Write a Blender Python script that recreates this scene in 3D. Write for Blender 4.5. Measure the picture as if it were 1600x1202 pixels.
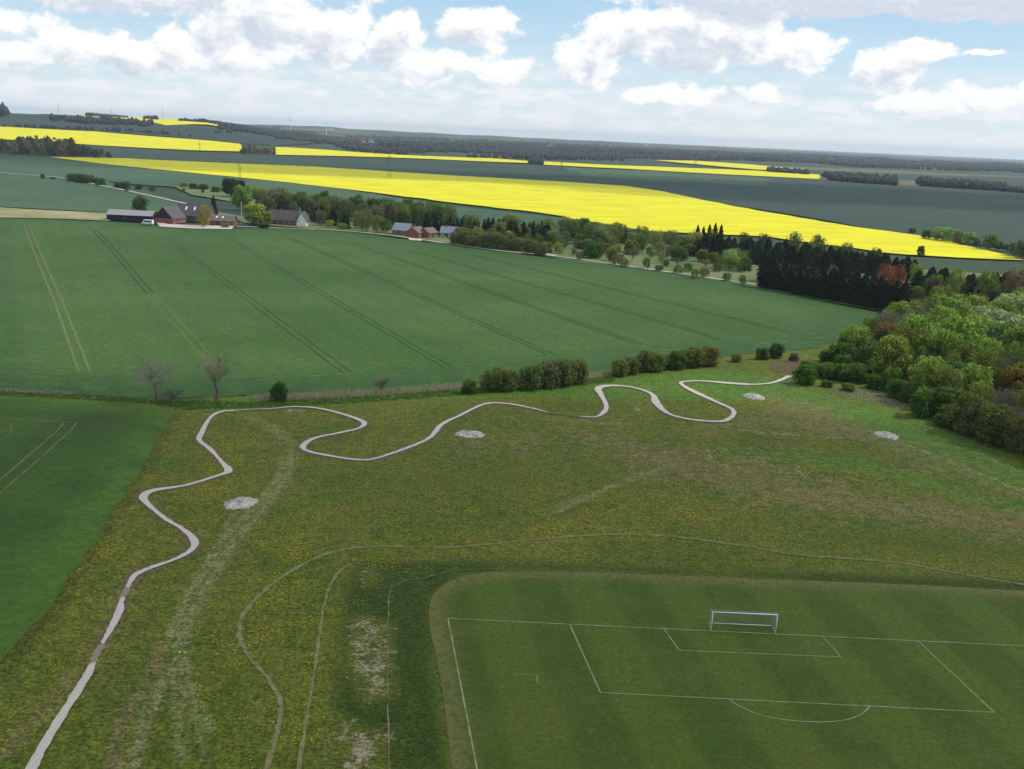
import bpy, math, random
import numpy as np
from mathutils import Vector, Matrix
from mathutils.geometry import delaunay_2d_cdt
R = math.radians
random.seed(7); rng = np.random.default_rng(7)
sc = bpy.context.scene
for o in list(bpy.data.objects): bpy.data.objects.remove(o)

# ------------------------------------------------------------------ camera
H, FPX, PITCH, ROLL = 54.0, 1600.0, R(13.73), R(2.5)
cp, sp, cr, sr = math.cos(PITCH), math.sin(PITCH), math.cos(ROLL), math.sin(ROLL)
FW = np.array([0, cp, -sp]); r0 = np.array([1., 0, 0]); u0 = np.array([0, sp, cp])
RT, UP = cr*r0 + sr*u0, -sr*r0 + cr*u0
cam_d = bpy.data.cameras.new('camera'); cam = bpy.data.objects.new('camera', cam_d)
sc.collection.objects.link(cam); sc.camera = cam
cam_d.sensor_width = 36; cam_d.lens = 36*FPX/1600; cam_d.clip_start = 1; cam_d.clip_end = 60000
m = Matrix.Identity(4)
for i in range(3): m[i][0], m[i][1], m[i][2] = RT[i], UP[i], -FW[i]
m[2][3] = H
cam.matrix_world = m

# ------------------------------------------------------------------ sun, exposure
SUN_AZ, SUN_EL = R(74), R(47)                      # clockwise from +Y (the view direction)
sd = Vector((math.sin(SUN_AZ)*math.cos(SUN_EL), math.cos(SUN_AZ)*math.cos(SUN_EL), math.sin(SUN_EL)))
sl = bpy.data.lights.new('sun', 'SUN'); sl.energy = 3.5; sl.angle = R(0.5); sl.color = (1, .95, .85)
so = bpy.data.objects.new('sun', sl); sc.collection.objects.link(so)
so.rotation_euler = (-sd).to_track_quat('-Z', 'Y').to_euler()
vs = sc.view_settings; vs.view_transform = 'Standard'; vs.look = 'None'; vs.gamma = 1; vs.exposure = 0.0
sc.cycles.use_denoising = True
sc.cycles.max_bounces = 6; sc.cycles.diffuse_bounces = 2; sc.cycles.glossy_bounces = 2
sc.cycles.transmission_bounces = 4; sc.cycles.volume_bounces = 0; sc.cycles.transparent_max_bounces = 12

# ------------------------------------------------------------------ node helpers
class NT:
    def __init__(s, nt): s.nt = nt; s.n = nt.nodes; s.l = nt.links
    def add(s, t, **k):
        n = s.n.new(t)
        for a, b in k.items(): setattr(n, a, b)
        return n
    def put(s, v, sock):
        if isinstance(v, bpy.types.NodeSocket): s.l.new(v, sock)
        elif v is not None:
            if hasattr(sock, 'default_value') and sock.type == 'RGBA' and len(v) == 3: v = (*v, 1)
            sock.default_value = v
    def math(s, op, a, b=None, c=None, clamp=False):
        n = s.add('ShaderNodeMath', operation=op, use_clamp=clamp)
        for i, v in enumerate((a, b, c)): s.put(v, n.inputs[i]) if v is not None else None
        return n.outputs[0]
    def vmath(s, op, a, b=None):
        n = s.add('ShaderNodeVectorMath', operation=op); s.put(a, n.inputs[0])
        if b is not None: s.put(b, n.inputs[1])
        return n.outputs[0]
    def sstep(s, x, a, b, lo=0., hi=1.):
        n = s.add('ShaderNodeMapRange', interpolation_type='SMOOTHSTEP'); s.put(x, n.inputs[0])
        for i, v in ((1, a), (2, b), (3, lo), (4, hi)): s.put(v, n.inputs[i])
        return n.outputs[0]
    def noise(s, vec, scale, detail=4, rough=.55, dist=0., out=0):
        n = s.add('ShaderNodeTexNoise'); s.put(vec, n.inputs['Vector'])
        n.inputs['Scale'].default_value = scale; n.inputs['Detail'].default_value = detail
        n.inputs['Roughness'].default_value = rough; n.inputs['Distortion'].default_value = dist
        return n.outputs[out]
    def mix(s, f, a, b, mode='MIX'):
        n = s.add('ShaderNodeMix', data_type='RGBA', blend_type=mode)
        s.put(f, n.inputs[0]); s.put(a, n.inputs[6]); s.put(b, n.inputs[7]); return n.outputs[2]
    def map(s, vec, scale=(1, 1, 1), rot=(0, 0, 0), loc=(0, 0, 0)):
        n = s.add('ShaderNodeMapping'); s.put(vec, n.inputs[0])
        n.inputs['Scale'].default_value = scale; n.inputs['Rotation'].default_value = rot; n.inputs['Location'].default_value = loc
        return n.outputs[0]
    def attr(s, name, out='Fac'): return s.add('ShaderNodeAttribute', attribute_name=name).outputs[out]
    def pos(s): return s.add('ShaderNodeNewGeometry').outputs['Position']
    def obj(s): return s.add('ShaderNodeTexCoord').outputs['Object']

def mat(name, fn, rough=.9, bump=None, transl=0.):
    m_ = bpy.data.materials.new(name); m_.use_nodes = True
    t = NT(m_.node_tree); p = t.n['Principled BSDF']
    col = fn(t) if callable(fn) else fn
    t.put(col, p.inputs['Base Color']); p.inputs['Roughness'].default_value = rough
    p.inputs['Specular IOR Level'].default_value = .2
    if bump:
        b = t.add('ShaderNodeBump'); b.inputs['Strength'].default_value = bump[1]; b.inputs['Distance'].default_value = bump[2]
        t.put(t.noise(t.pos(), bump[0], 3), b.inputs['Height']); t.l.new(b.outputs[0], p.inputs['Normal'])
    if transl:
        tr = t.add('ShaderNodeBsdfTranslucent'); t.put(col, tr.inputs[0])
        mx = t.add('ShaderNodeMixShader'); mx.inputs[0].default_value = transl
        t.l.new(p.outputs[0], mx.inputs[1]); t.l.new(tr.outputs[0], mx.inputs[2])
        t.l.new(mx.outputs[0], t.n['Material Output'].inputs[0])
    return m_

# ------------------------------------------------------------------ sky
def azel(px, py):
    d = FW*FPX + RT*(px-800) + UP*(601-py); d = d/np.linalg.norm(d)
    return math.atan2(d[0], d[1]), math.asin(d[2])
w = bpy.data.worlds.new('World'); sc.world = w; w.use_nodes = True
T = NT(w.node_tree); bg = T.n['Background']
# (centre x, centre y, half width, half height, weight) of the cumulus heaps, as directions in the sky
HEAPS = [(20, 85, 50, 20, .9), (15, 30, 60, 20, .6), (105, 68, 52, 26, 1.1), (195, 72, 52, 24, 1.1), (262, 70, 46, 26, .95), (345, 35, 48, 34, 1.1), (420, 30, 85, 36, 1.3), (520, 45, 55, 34, 1.15),
         (370, 88, 78, 20, 1.), (470, 78, 90, 18, .8), (622, 70, 44, 36, 1.15), (660, 108, 66, 24, .9), (745, 45, 62, 30, 1.2), (780, 110, 60, 20, .55), (925, 92, 52, 34, 1.), (985, 50, 72, 34, 1.25), (1080, 60, 80, 46, 1.35), (1165, 55, 62, 38, 1.15), (1235, 78, 66, 28, 1.1),
         (1050, 148, 84, 12, .9), (1180, 148, 34, 18, .95), (1395, 110, 50, 30, 1.), (1450, 84, 46, 16, 1.1), (1545, 150, 80, 16, .7), (1430, 158, 60, 12, .8), (1540, 87, 28, 5, .8),
         (1300, -34, 360, 50, 2.0), (1560, -22, 190, 48, 2.0), (160, -30, 330, 36, 1.1)]
def heap_group():
    g = bpy.data.node_groups.new('cloud_density', 'ShaderNodeTree')
    g.interface.new_socket('Vector', in_out='INPUT', socket_type='NodeSocketVector')
    g.interface.new_socket('F', in_out='OUTPUT', socket_type='NodeSocketFloat')
    t = NT(g); gi = t.add('NodeGroupInput'); go = t.add('NodeGroupOutput')
    wob = t.noise(t.map(gi.outputs[0], (1, 1.3, 1)), 9, 5, .62, out=1)
    v = t.vmath('ADD', gi.outputs[0], t.vmath('MULTIPLY', t.vmath('SUBTRACT', wob, (.5, .5, .5)), (.07, .045, 0)))
    F = -1.
    for (x, y, rx, ry, wt) in HEAPS:
        a, e = azel(x, y)
        d = t.vmath('MULTIPLY', t.vmath('SUBTRACT', v, (a, e, 0)), (FPX/rx/1.08, FPX/ry/1.14, 0))
        n = t.add('ShaderNodeVectorMath', operation='DOT_PRODUCT'); t.l.new(d, n.inputs[0]); t.l.new(d, n.inputs[1])
        f = t.math('MULTIPLY', t.math('SUBTRACT', 1., n.outputs['Value']), wt*.5)
        F = f if isinstance(F, float) else t.math('SMOOTH_MAX', F, f, .22)
    F = t.math('MAXIMUM', F, -.7)
    n1 = t.noise(t.map(gi.outputs[0], (1, 1.35, 1), loc=(3, 1, 5)), 26, 9, .63, .3)
    F = t.math('ADD', F, t.math('MULTIPLY', t.math('SUBTRACT', n1, .52), 1.7))
    # broken cloud over the rest of the sky, above the frame
    sep = t.add('ShaderNodeSeparateXYZ'); t.l.new(gi.outputs[0], sep.inputs[0])
    hi = t.sstep(sep.outputs[1], .16, .26)
    n2 = t.noise(t.map(gi.outputs[0], (1, 1.6, 1), loc=(8, 2, 1)), 3.2, 7, .6)
    F = t.math('MAXIMUM', F, t.math('SUBTRACT', t.math('MULTIPLY', t.math('SUBTRACT', n2, .46), 3.), t.math('SUBTRACT', 1., hi)))
    t.l.new(F, go.inputs[0]); return g
G = heap_group()
tc = T.add('ShaderNodeTexCoord').outputs['Generated']
dirv = T.vmath('NORMALIZE', tc)
sp3 = T.add('ShaderNodeSeparateXYZ'); T.l.new(dirv, sp3.inputs[0])
az = T.math('ARCTAN2', sp3.outputs[0], sp3.outputs[1]); el = T.math('ARCSINE', sp3.outputs[2])
cv = T.add('ShaderNodeCombineXYZ'); T.l.new(az, cv.inputs[0]); T.l.new(el, cv.inputs[1])
def dens(off=None):
    n = T.add('ShaderNodeGroup'); n.node_tree = G
    T.put(cv.outputs[0] if off is None else T.vmath('ADD', cv.outputs[0], off), n.inputs[0]); return n.outputs[0]
F0, F1 = dens(), dens((.006, .013, 0))
F2 = dens((.003, .005, 0))
alpha = T.sstep(F0, -.05, .22)
shade = T.sstep(F1, .05, .62)
rim = T.sstep(T.math('SUBTRACT', F2, F0), -.12, .16)
lum = T.math('SUBTRACT', T.math('SUBTRACT', 1.06, T.math('MULTIPLY', shade, .34)), T.math('MULTIPLY', rim, .07))
sky = T.add('ShaderNodeTexSky', sky_type='NISHITA', sun_disc=False, sun_elevation=SUN_EL, sun_rotation=SUN_AZ, altitude=60, air_density=1., dust_density=.6, ozone_density=1.6)
skyc = T.mix(1., sky.outputs[0], (.105, .105, .105), 'MULTIPLY')
gr = T.add('ShaderNodeValToRGB'); T.l.new(T.math('MULTIPLY', el, 2.), gr.inputs[0]); ge = gr.color_ramp.elements
for ps, c in ((.04, (.80, .92, .98)), (.12, (.64, .83, .95)), (.24, (.44, .69, .92))): ge.new(ps).color = (*c, 1)
ge[0].color = (1.0, 1.04, 1.06, 1); ge[-1].color = (.28, .47, .78, 1)
skyc = T.mix(.85, skyc, gr.outputs[0])
# thin high veil whitening the blue towards the horizon
veil = T.noise(T.map(cv.outputs[0], (1, 5, 1)), 5, 6, .6)
vf = T.math('MULTIPLY', T.sstep(veil, .38, .75), T.sstep(el, .0, .12, .7, .12))
skyc = T.mix(vf, skyc, (.86, .93, 1.0))
# low rows of far cumulus near the horizon
low = T.noise(T.map(cv.outputs[0], (1, 3.2, 1), loc=(1, 7, 0)), 22, 6, .62)
lowf = T.math('MULTIPLY', T.sstep(low, .42, .62), T.math('MULTIPLY', T.sstep(el, .0, .008), T.sstep(el, .035, .075, .8, .0)))
skyc = T.mix(lowf, skyc, (.97, .97, 1.0))
ccol = T.mix(T.sstep(lum, .5, 1.0), (.56, .65, .78), (1.05, 1.05, 1.04))
skyf = T.mix(alpha, skyc, ccol)
T.l.new(skyf, bg.inputs[0]); bg.inputs[1].default_value = 1.0

# ------------------------------------------------------------------ terrain
def sstep(x, a, b):
    t = np.clip((x-a)/(b-a), 0, 1); return t*t*(3-2*t)
def terr(x, y):
    x = np.asarray(x, float); y = np.asarray(y, float)
    d = np.hypot(x, y); u = x/np.maximum(np.abs(y), 1)
    px = 800+1600*np.clip(u, -.9, .9)*.97
    fr = (y > 0)
    z = sstep(d, 320, 800)*(1.3*np.sin(x/170+.6)*np.cos(y/210) + .9*np.sin((x+y)/120))
    hl = np.interp(px, [-200, 0, 330, 430, 560], [50, 50, 49, 20, 0])*sstep(d, 1900, 3100)*fr
    fh = np.interp(px, [-200, 0, 300, 500, 600, 800, 1000, 1200, 1400, 1600, 1800], [40, 42, 44, 50, 36, 29, 25, 16, 4, 10, 12])
    fh = fh + 4*np.sin(px/37.)*np.sin(px/61.+1) + 2.5*np.sin(px/13.)
    hf = fh*sstep(d, 4500, 8000)*(fr*.8+.2)
    return z + np.maximum(hl, hf)*(1-.9*sstep(d, 9500, 15000))
def P(px, py):
    """world point on the terrain seen at a pixel"""
    px = np.atleast_1d(np.asarray(px, float)); py = np.atleast_1d(np.asarray(py, float))
    D = FW[None]*FPX + RT[None]*(px-800)[:, None] + UP[None]*(601-py)[:, None]
    D /= np.linalg.norm(D, axis=1)[:, None]
    ts = 40*1.012**np.arange(0, 500)
    X = D[:, None, 0]*ts; Y = D[:, None, 1]*ts; Z = H + D[:, None, 2]*ts
    below = Z < terr(X, Y)
    k = np.where(below.any(1), below.argmax(1), len(ts)-60); k = np.maximum(k, 1)
    lo, hi = ts[k-1], ts[k]
    for _ in range(30):
        md = (lo+hi)/2; b = (H+D[:, 2]*md) < terr(D[:, 0]*md, D[:, 1]*md)
        hi = np.where(b, md, hi); lo = np.where(b, lo, md)
    return np.c_[D[:, 0]*hi, D[:, 1]*hi]
def P1(px, py): return P(px, py)[0]
def Pl(pts): a = np.array(pts, float); return P(a[:, 0], a[:, 1])
def ppm(x, y):   # pixels per metre at a ground point
    return FPX/(np.dot(np.array([x, y, float(terr(x, y))-H]), FW))

def tag(o, label=None, cat=None, group=None, kind=None):
    for k, v in (('label', label), ('category', cat), ('group', group), ('kind', kind)):
        if v: o[k] = v
    return o
def link(name, me, material=None, parent=None):
    o = bpy.data.objects.new(name, me); sc.collection.objects.link(o)
    if material and not me.materials: me.materials.append(material)
    if parent: o.parent = parent
    return o
def mesh_np(name, V, F, smooth=False, attrs=None):
    me = bpy.data.meshes.new(name); V = np.asarray(V, np.float32); F = np.asarray(F, np.int32)
    me.vertices.add(len(V)); me.vertices.foreach_set('co', V.ravel())
    n = F.shape[1]; me.loops.add(F.size); me.loops.foreach_set('vertex_index', F.ravel())
    me.polygons.add(len(F)); me.polygons.foreach_set('loop_start', np.arange(len(F), dtype=np.int32)*n)
    if smooth: me.polygons.foreach_set('use_smooth', np.ones(len(F), bool))
    for k, a in (attrs or {}).items():
        me.attributes.new(k, 'FLOAT', 'POINT').data.foreach_set('value', np.asarray(a, np.float32))
    me.update(calc_edges=True); me.validate(); return me

def inside(poly, X, Y):
    c = np.zeros(X.shape, bool); n = len(poly)
    for i in range(n):
        x1, y1 = poly[i]; x2, y2 = poly[(i+1) % n]
        if y1 == y2: continue
        c ^= ((y1 > Y) != (y2 > Y)) & (X < (x2-x1)*(Y-y1)/(y2-y1)+x1)
    return c
def dist_line(pts, X, Y, closed=False):
    D = np.full(X.shape, 1e9); n = len(pts)
    for i in range(n if closed else n-1):
        a = pts[i]; b = pts[(i+1) % n]; ab = b-a
        t = np.clip(((X-a[0])*ab[0]+(Y-a[1])*ab[1])/max(ab@ab, 1e-9), 0, 1)
        D = np.minimum(D, np.hypot(X-a[0]-t*ab[0], Y-a[1]-t*ab[1]))
    return D
def smooth_line(pts, n=8):
    a = np.array(pts, float); out = []
    q = np.vstack([2*a[0]-a[1], a, 2*a[-1]-a[-2]])
    for i in range(1, len(q)-2):
        for k in range(n):
            t = k/n
            out.append(.5*((2*q[i])+(-q[i-1]+q[i+1])*t+(2*q[i-1]-5*q[i]+4*q[i+1]-q[i+2])*t*t+(-q[i-1]+3*q[i]-3*q[i+1]+q[i+2])*t**3))
    out.append(a[-1]); return np.array(out)
def offz(x, y, layer): d = np.hypot(x, y); return layer*(.03+.00022*d)
def densify(poly, step=.03, closed=True, jit=0.):
    out = []; n = len(poly)
    for i in range(n if closed else n-1):
        a, b = poly[i], poly[(i+1) % n]; L = np.linalg.norm(b-a); s = max(1.5, step*np.linalg.norm((a+b)/2))
        k = max(1, int(L/s))
        nrm = np.array([-(b-a)[1], (b-a)[0]])/max(L, 1e-6)
        for j in range(k): out.append(a+(b-a)*j/k+(nrm*random.gauss(0, jit) if j else 0))
    if not closed: out.append(poly[-1])
    return np.array(out)
def drape(name, poly, material, layer, jit=0., dense=.03, attrs=None, world=False):
    """a field: a sheet laid over the terrain inside an outline"""
    W = np.array(poly) if world else Pl(poly)
    B = densify(W, .02, True, jit)
    d = np.hypot(*B.T); rr = max(d.min()*.9, 20); pts = []
    az_ = np.arctan2(B[:, 0], B[:, 1]); full = az_.max()-az_.min() > 4
    while rr < d.max()*1.02:
        st = dense*rr; n = int((az_.max()-az_.min())*rr/st)+2
        aa = np.linspace(az_.min(), az_.max(), n)+random.random()*dense
        pts.append(np.c_[np.sin(aa)*rr, np.cos(aa)*rr]); rr *= 1+dense
    Q = np.vstack(pts); Q = Q[inside(B, Q[:, 0], Q[:, 1])]
    if len(Q):
        dd = dist_line(B, Q[:, 0], Q[:, 1], True); Q = Q[dd > dense*.3*np.hypot(*Q.T)]
    A = np.vstack([B, Q]); nb = len(B)
    r = delaunay_2d_cdt([Vector(p) for p in A], [], [list(range(nb))], 1, 1e-5)
    V = np.array([(v.x, v.y) for v in r[0]]); Fc = [f for f in r[2]]
    Fc = np.array([f if _ccw(V, f) else f[::-1] for f in Fc])
    z = terr(V[:, 0], V[:, 1])+offz(V[:, 0], V[:, 1], layer)
    at = {k: f(V[:, 0], V[:, 1], B) for k, f in (attrs or {}).items()}
    o = link(name, mesh_np(name, np.c_[V, z], Fc, True, at), material); o['kind'] = 'structure'
    return o
def edgef(r): return lambda X, Y, B: np.clip(1.3-dist_line(B, X, Y, True)/r, 0, 1)
def _ccw(V, f):
    a, b, c = V[f[0]], V[f[1]], V[f[2]]; return (b[0]-a[0])*(c[1]-a[1])-(b[1]-a[1])*(c[0]-a[0]) > 0
def ribbon_data(line, width, layer, jit=0., world=False, smooth=8, step=1.2):
    """a strip along a line of pixels or points, width in metres (number or one per point)"""
    L = np.array(line, float) if world else Pl(line)
    wd = np.full(len(L), width) if np.isscalar(width) else np.array(width, float)
    A = smooth_line(np.c_[L, wd], smooth) if smooth else np.c_[L, wd]
    out = []
    for i in range(len(A)-1):
        k = max(1, int(np.linalg.norm(A[i+1, :2]-A[i, :2])/max(step, .008*np.linalg.norm(A[i, :2]))))
        for j in range(k): out.append(A[i]+(A[i+1]-A[i])*j/k)
    out.append(A[-1]); A = np.array(out)
    T_ = np.gradient(A[:, :2], axis=0); T_ /= np.linalg.norm(T_, axis=1)[:, None]+1e-9
    N = np.c_[-T_[:, 1], T_[:, 0]]; n = len(A)
    wl = A[:, 2]/2+rng.normal(0, jit, n); wr = A[:, 2]/2+rng.normal(0, jit, n)
    rows = [A[:, :2]+N*wl[:, None], A[:, :2]+N*(wl-wr)[:, None]/2, A[:, :2]-N*wr[:, None]]
    V = np.vstack([np.c_[q, terr(q[:, 0], q[:, 1])+offz(q[:, 0], q[:, 1], layer)] for q in rows])
    i = np.arange(n-1)
    F = np.vstack([np.c_[i+n, i+n+1, i+1, i], np.c_[i+2*n, i+2*n+1, i+n+1, i+n]])
    return V, F
def ribbons(name, items, material, kind='structure', **k):
    Vs, Fs, o = [], [], 0
    for line, width, layer, *jj in items:
        V, F = ribbon_data(line, width, layer, *(jj or [0.]), **k); Vs.append(V); Fs.append(F+o); o += len(V)
    ob = link(name, mesh_np(name, np.vstack(Vs), np.vstack(Fs), True), material); ob['kind'] = kind; return ob

# ------------------------------------------------------------------ ground materials
def ground_col(t):
    p = t.pos()
    q = t.vmath('ADD', p, t.vmath('MULTIPLY', t.vmath('SUBTRACT', t.noise(p, .002, 2, out=1), (.5, .5, .5)), (260, 260, 0)))
    v = t.add('ShaderNodeTexVoronoi'); t.put(t.map(q, (.0016, .0034, 0), (0, 0, .25)), v.inputs['Vector']); v.inputs['Scale'].default_value = 1
    cr_ = t.add('ShaderNodeValToRGB'); sp_ = t.add('ShaderNodeSeparateColor'); t.l.new(v.outputs['Color'], sp_.inputs[0]); t.l.new(sp_.outputs[0], cr_.inputs[0])
    cr_.color_ramp.interpolation = 'CONSTANT'
    cols = [(0, (.03, .075, .03)), (.22, (.045, .10, .035)), (.4, (.022, .055, .03)), (.55, (.26, .25, .13)), (.66, (.035, .085, .03)), (.8, (.40, .34, .02)), (.86, (.05, .09, .04))]
    e = cr_.color_ramp.elements
    while len(e) < len(cols): e.new(.5)
    for el_, (ps, c) in zip(e, cols): el_.position = ps; el_.color = (*c, 1)
    return t.mix(1., t.mix(.35, cr_.outputs[0], t.mix(t.noise(p, .02, 4), (.02, .05, .02), (.07, .11, .04))), (.55, .55, .6), 'MULTIPLY')
M_ground = mat('ground', ground_col)
def crop(c1, c2, fine=.9, big=.012, rows=None, edge=None, grain=.3):
    def f(t):
        p = t.pos()
        a = t.mix(t.sstep(t.noise(p, big, 5, .6), .35, .65), c1, c2)
        k = t.mix(t.sstep(t.noise(p, fine, 7, .85), .3, .7), (1-.8*grain,)*3, (1+.8*grain,)*3)
        if edge: a = t.mix(t.math('MULTIPLY', t.attr('edge'), t.sstep(t.noise(p, .15, 3), .2, .6)), a, edge)
        a = t.mix(1., a, k, 'MULTIPLY')
        if rows is not None:
            wv = t.add('ShaderNodeTexWave', wave_type='BANDS', bands_direction='X'); t.put(t.map(p, (1, 1, 1), (0, 0, rows)), wv.inputs[0])
            wv.inputs['Scale'].default_value = .035; wv.inputs['Distortion'].default_value = 1.5; wv.inputs['Detail Scale'].default_value = .3
            a = t.mix(1., a, t.mix(wv.outputs['Fac'], (.97, .97, .97), (1.03, 1.03, 1.03)), 'MULTIPLY')
        return a
    return f
WT = Pl([(255, 368), (542, 583)]); WROT = -math.atan2((WT[1]-WT[0])[0], -(WT[1]-WT[0])[1])
M_wheat = mat('winter_wheat', crop((.028, .076, .008), (.048, .100, .018), .5, .012, WROT, (.020, .066, .010), .42), .85, (2.2, .5, .15))
M_wheat2 = mat('winter_wheat_dark', crop((.020, .050, .003), (.038, .084, .005), .8, .03, None, (.050, .104, .006), .42), .85, (3., .5, .12))
M_green_a = mat('far_crop_green', crop((.034, .076, .036), (.050, .098, .046), .2, .006))
M_green_b = mat('far_crop_bluegreen', crop((.018, .040, .026), (.025, .050, .030), .2, .006))
M_green_c = mat('far_crop_deep', crop((.016, .032, .024), (.022, .042, .028), .2, .006))
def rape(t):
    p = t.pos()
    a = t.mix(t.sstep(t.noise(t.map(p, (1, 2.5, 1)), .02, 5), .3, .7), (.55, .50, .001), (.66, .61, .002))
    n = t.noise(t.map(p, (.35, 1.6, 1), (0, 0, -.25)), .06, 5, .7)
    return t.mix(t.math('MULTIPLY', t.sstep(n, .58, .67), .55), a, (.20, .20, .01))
M_rape = mat('rapeseed', rape)
M_straw = mat('straw', crop((.30, .27, .14), (.20, .20, .09), .5, .03))
M_rough = mat('rough_grass', crop((.13, .16, .065), (.075, .115, .035), .5, .03))
M_gravel = mat('gravel', lambda t: t.mix(t.noise(t.pos(), 3.5, 5, .7), (.28, .245, .21), (.58, .53, .475)), .95, (9, .5, .05))
M_farroad = mat('farm_road', lambda t: t.mix(t.noise(t.pos(), .3, 4), (.30, .28, .22), (.46, .43, .36)))
M_dirt = mat('bare_dirt', lambda t: t.mix(t.sstep(t.noise(t.pos(), 2.2, 5, .7), .35, .65), (.060, .060, .018), (.135, .10, .062)))
M_track = mat('trodden_track', lambda t: t.mix(t.sstep(t.noise(t.pos(), 1.1, 4, .7), .35, .7), (.115, .115, .038), (.215, .19, .098)))
M_tram_pale = mat('tramline_pale', lambda t: t.mix(t.noise(t.pos(), .25, 4), (.05, .09, .02), (.145, .155, .062)))
M_tram_dark = mat('tramline_dark', (.018, .052, .013))
M_line = mat('chalk_line', lambda t: t.mix(t.sstep(t.noise(t.pos(), .8, 4, .75), .3, .7), (.12, .16, .06), (.27, .31, .20)))

def meadow_col(t):
    p = t.pos()
    n1 = t.noise(p, .06, 5, .62); n2 = t.noise(p, .55, 5, .7); n3 = t.noise(p, 2.6, 4, .7); n4 = t.noise(t.map(p, (1, .6, 1), (0, 0, .5)), .22, 5, .65); nst = t.noise(t.map(p, (.6, 1.6, 1), (0, 0, .15)), 1.5, 5, .75)
    a = t.mix(t.sstep(n1, .35, .65), (.060, .090, .006), (.096, .108, .011))
    a = t.mix(t.math('MULTIPLY', t.sstep(n4, .48, .7), .6), a, (.095, .080, .016))
    a = t.mix(t.math('MULTIPLY', t.sstep(t.math('ADD', t.attr('lush'), t.math('MULTIPLY', t.math('SUBTRACT', t.math('ADD', n2, n1), 1.), 1.6)), .3, .9), .85), a, (.020, .045, .003))
    a = t.mix(t.math('MULTIPLY', t.sstep(t.math('ADD', t.attr('bright'), t.math('MULTIPLY', t.math('SUBTRACT', n2, .5), 1.3)), .3, .8), .85), a, (.060, .128, .014))
    a = t.mix(t.math('MULTIPLY', t.sstep(t.math('ADD', t.attr('brown'), t.math('MULTIPLY', t.math('SUBTRACT', t.math('ADD', n2, n4), 1.), 1.1)),   .28, .9), .7), a, (.135, .112, .042))
    a = t.mix(t.math('MULTIPLY', t.math('MULTIPLY', t.sstep(t.attr('pale'), 0., .25), t.sstep(t.math('ADD', t.attr('pale'), t.math('MULTIPLY', t.math('SUBTRACT', t.math('ADD', nst, n2), 1.), 2.6)), .45, 1.)), .85), a, (.22, .185, .125))
    a = t.mix(t.math('MULTIPLY', t.attr('rut'), t.sstep(t.math('ADD', n3, n2), .6, 1.15)), a, (.165, .168, .070))
    a = t.mix(t.math('MULTIPLY', t.math('MULTIPLY', t.attr('flower'), t.sstep(n4, .35, .6)), t.sstep(t.noise(p, 1.7, 4, .8), .52, .66)), a, (.27, .22, .006))
    k = t.mix(t.sstep(t.noise(p, 2.2, 6, .8), .32, .68), (.42, .45, .42), (1.58, 1.54, 1.58))
    k2 = t.mix(t.sstep(n2, .3, .7), (.70, .74, .70), (1.26, 1.23, 1.26))
    return t.mix(1., t.mix(1., a, k, 'MULTIPLY'), k2, 'MULTIPLY')
M_meadow = mat('meadow_grass', meadow_col, .95, (1.6, .9, .35))
PG = Pl([(890, 977), (1435, 1004), (938, 1084)])       # goal line direction of the pitch
gdir = (PG[1]-PG[0])/np.linalg.norm(PG[1]-PG[0]); sdir = (PG[2]-PG[0])/np.linalg.norm(PG[2]-PG[0])
def turf_col(t):
    p = t.pos()
    wv = t.add('ShaderNodeTexWave', wave_type='BANDS', bands_direction='X')
    t.put(t.map(p, (1, 1, 1), (0, 0, -math.atan2(sdir[0], -sdir[1]))), wv.inputs[0])
    wv.inputs['Scale'].default_value = .027; wv.inputs['Distortion'].default_value = .8; wv.inputs['Detail'].default_value = 2; wv.inputs['Detail Scale'].default_value = .15
    a = t.mix(t.sstep(wv.outputs['Fac'], .3, .7), (.039, .071, .004), (.053, .088, .006))
    a = t.mix(t.math('MULTIPLY', t.sstep(t.noise(p, .09, 5, .65), .42, .68), .55), a, (.072, .088, .012))
    a = t.mix(t.math('MULTIPLY', t.sstep(t.noise(p, .5, 5, .75), .5, .72), .35), a, (.085, .10, .02))
    a = t.mix(t.math('MULTIPLY', t.attr('rim'), t.sstep(t.noise(p, .9, 4, .7), .25, .6)), a, (.115, .110, .032))
    return t.mix(1., a, t.mix(t.sstep(t.noise(p, 2.0, 7, .85), .3, .7), (.66, .68, .66), (1.34, 1.32, 1.34)), 'MULTIPLY')
M_turf = mat('mown_turf', turf_col, .9, (5, .4, .05))

# ------------------------------------------------------------------ ground sheets
def polar(name, r1, r2, g, naz, material, z0):
    rs = [r1]
    while rs[-1] < r2: rs.append(rs[-1]*g+1)
    rs = np.array(rs); aa = np.linspace(-math.pi, math.pi, naz+1)[:-1]
    RR, AA = np.meshgrid(rs, aa, indexing='ij'); X = np.sin(AA)*RR; Y = np.cos(AA)*RR
    Z = terr(X, Y)-.25-.0003*RR
    V = np.c_[X.ravel(), Y.ravel(), Z.ravel()]; n = naz
    i, j = np.meshgrid(np.arange(len(rs)-1), np.arange(n), indexing='ij'); i = i.ravel(); j = j.ravel(); j2 = (j+1) % n
    F = np.c_[i*n+j, i*n+j2, (i+1)*n+j2, (i+1)*n+j][:, ::-1]
    V = np.vstack([V, [[0, 0, -.3]]])
    c = len(V)-1; jj = np.arange(n); F = np.vstack([F, np.c_[jj, (jj+1) % n, np.full(n, c), np.full(n, c)][:, [0, 2, 1, 1]]]) if False else F
    o = link(name, mesh_np(name, V, F, True), material); o['kind'] = 'structure'
polar('ground', 1.0, 21000, 1.03, 420, M_ground, 0)

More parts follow.
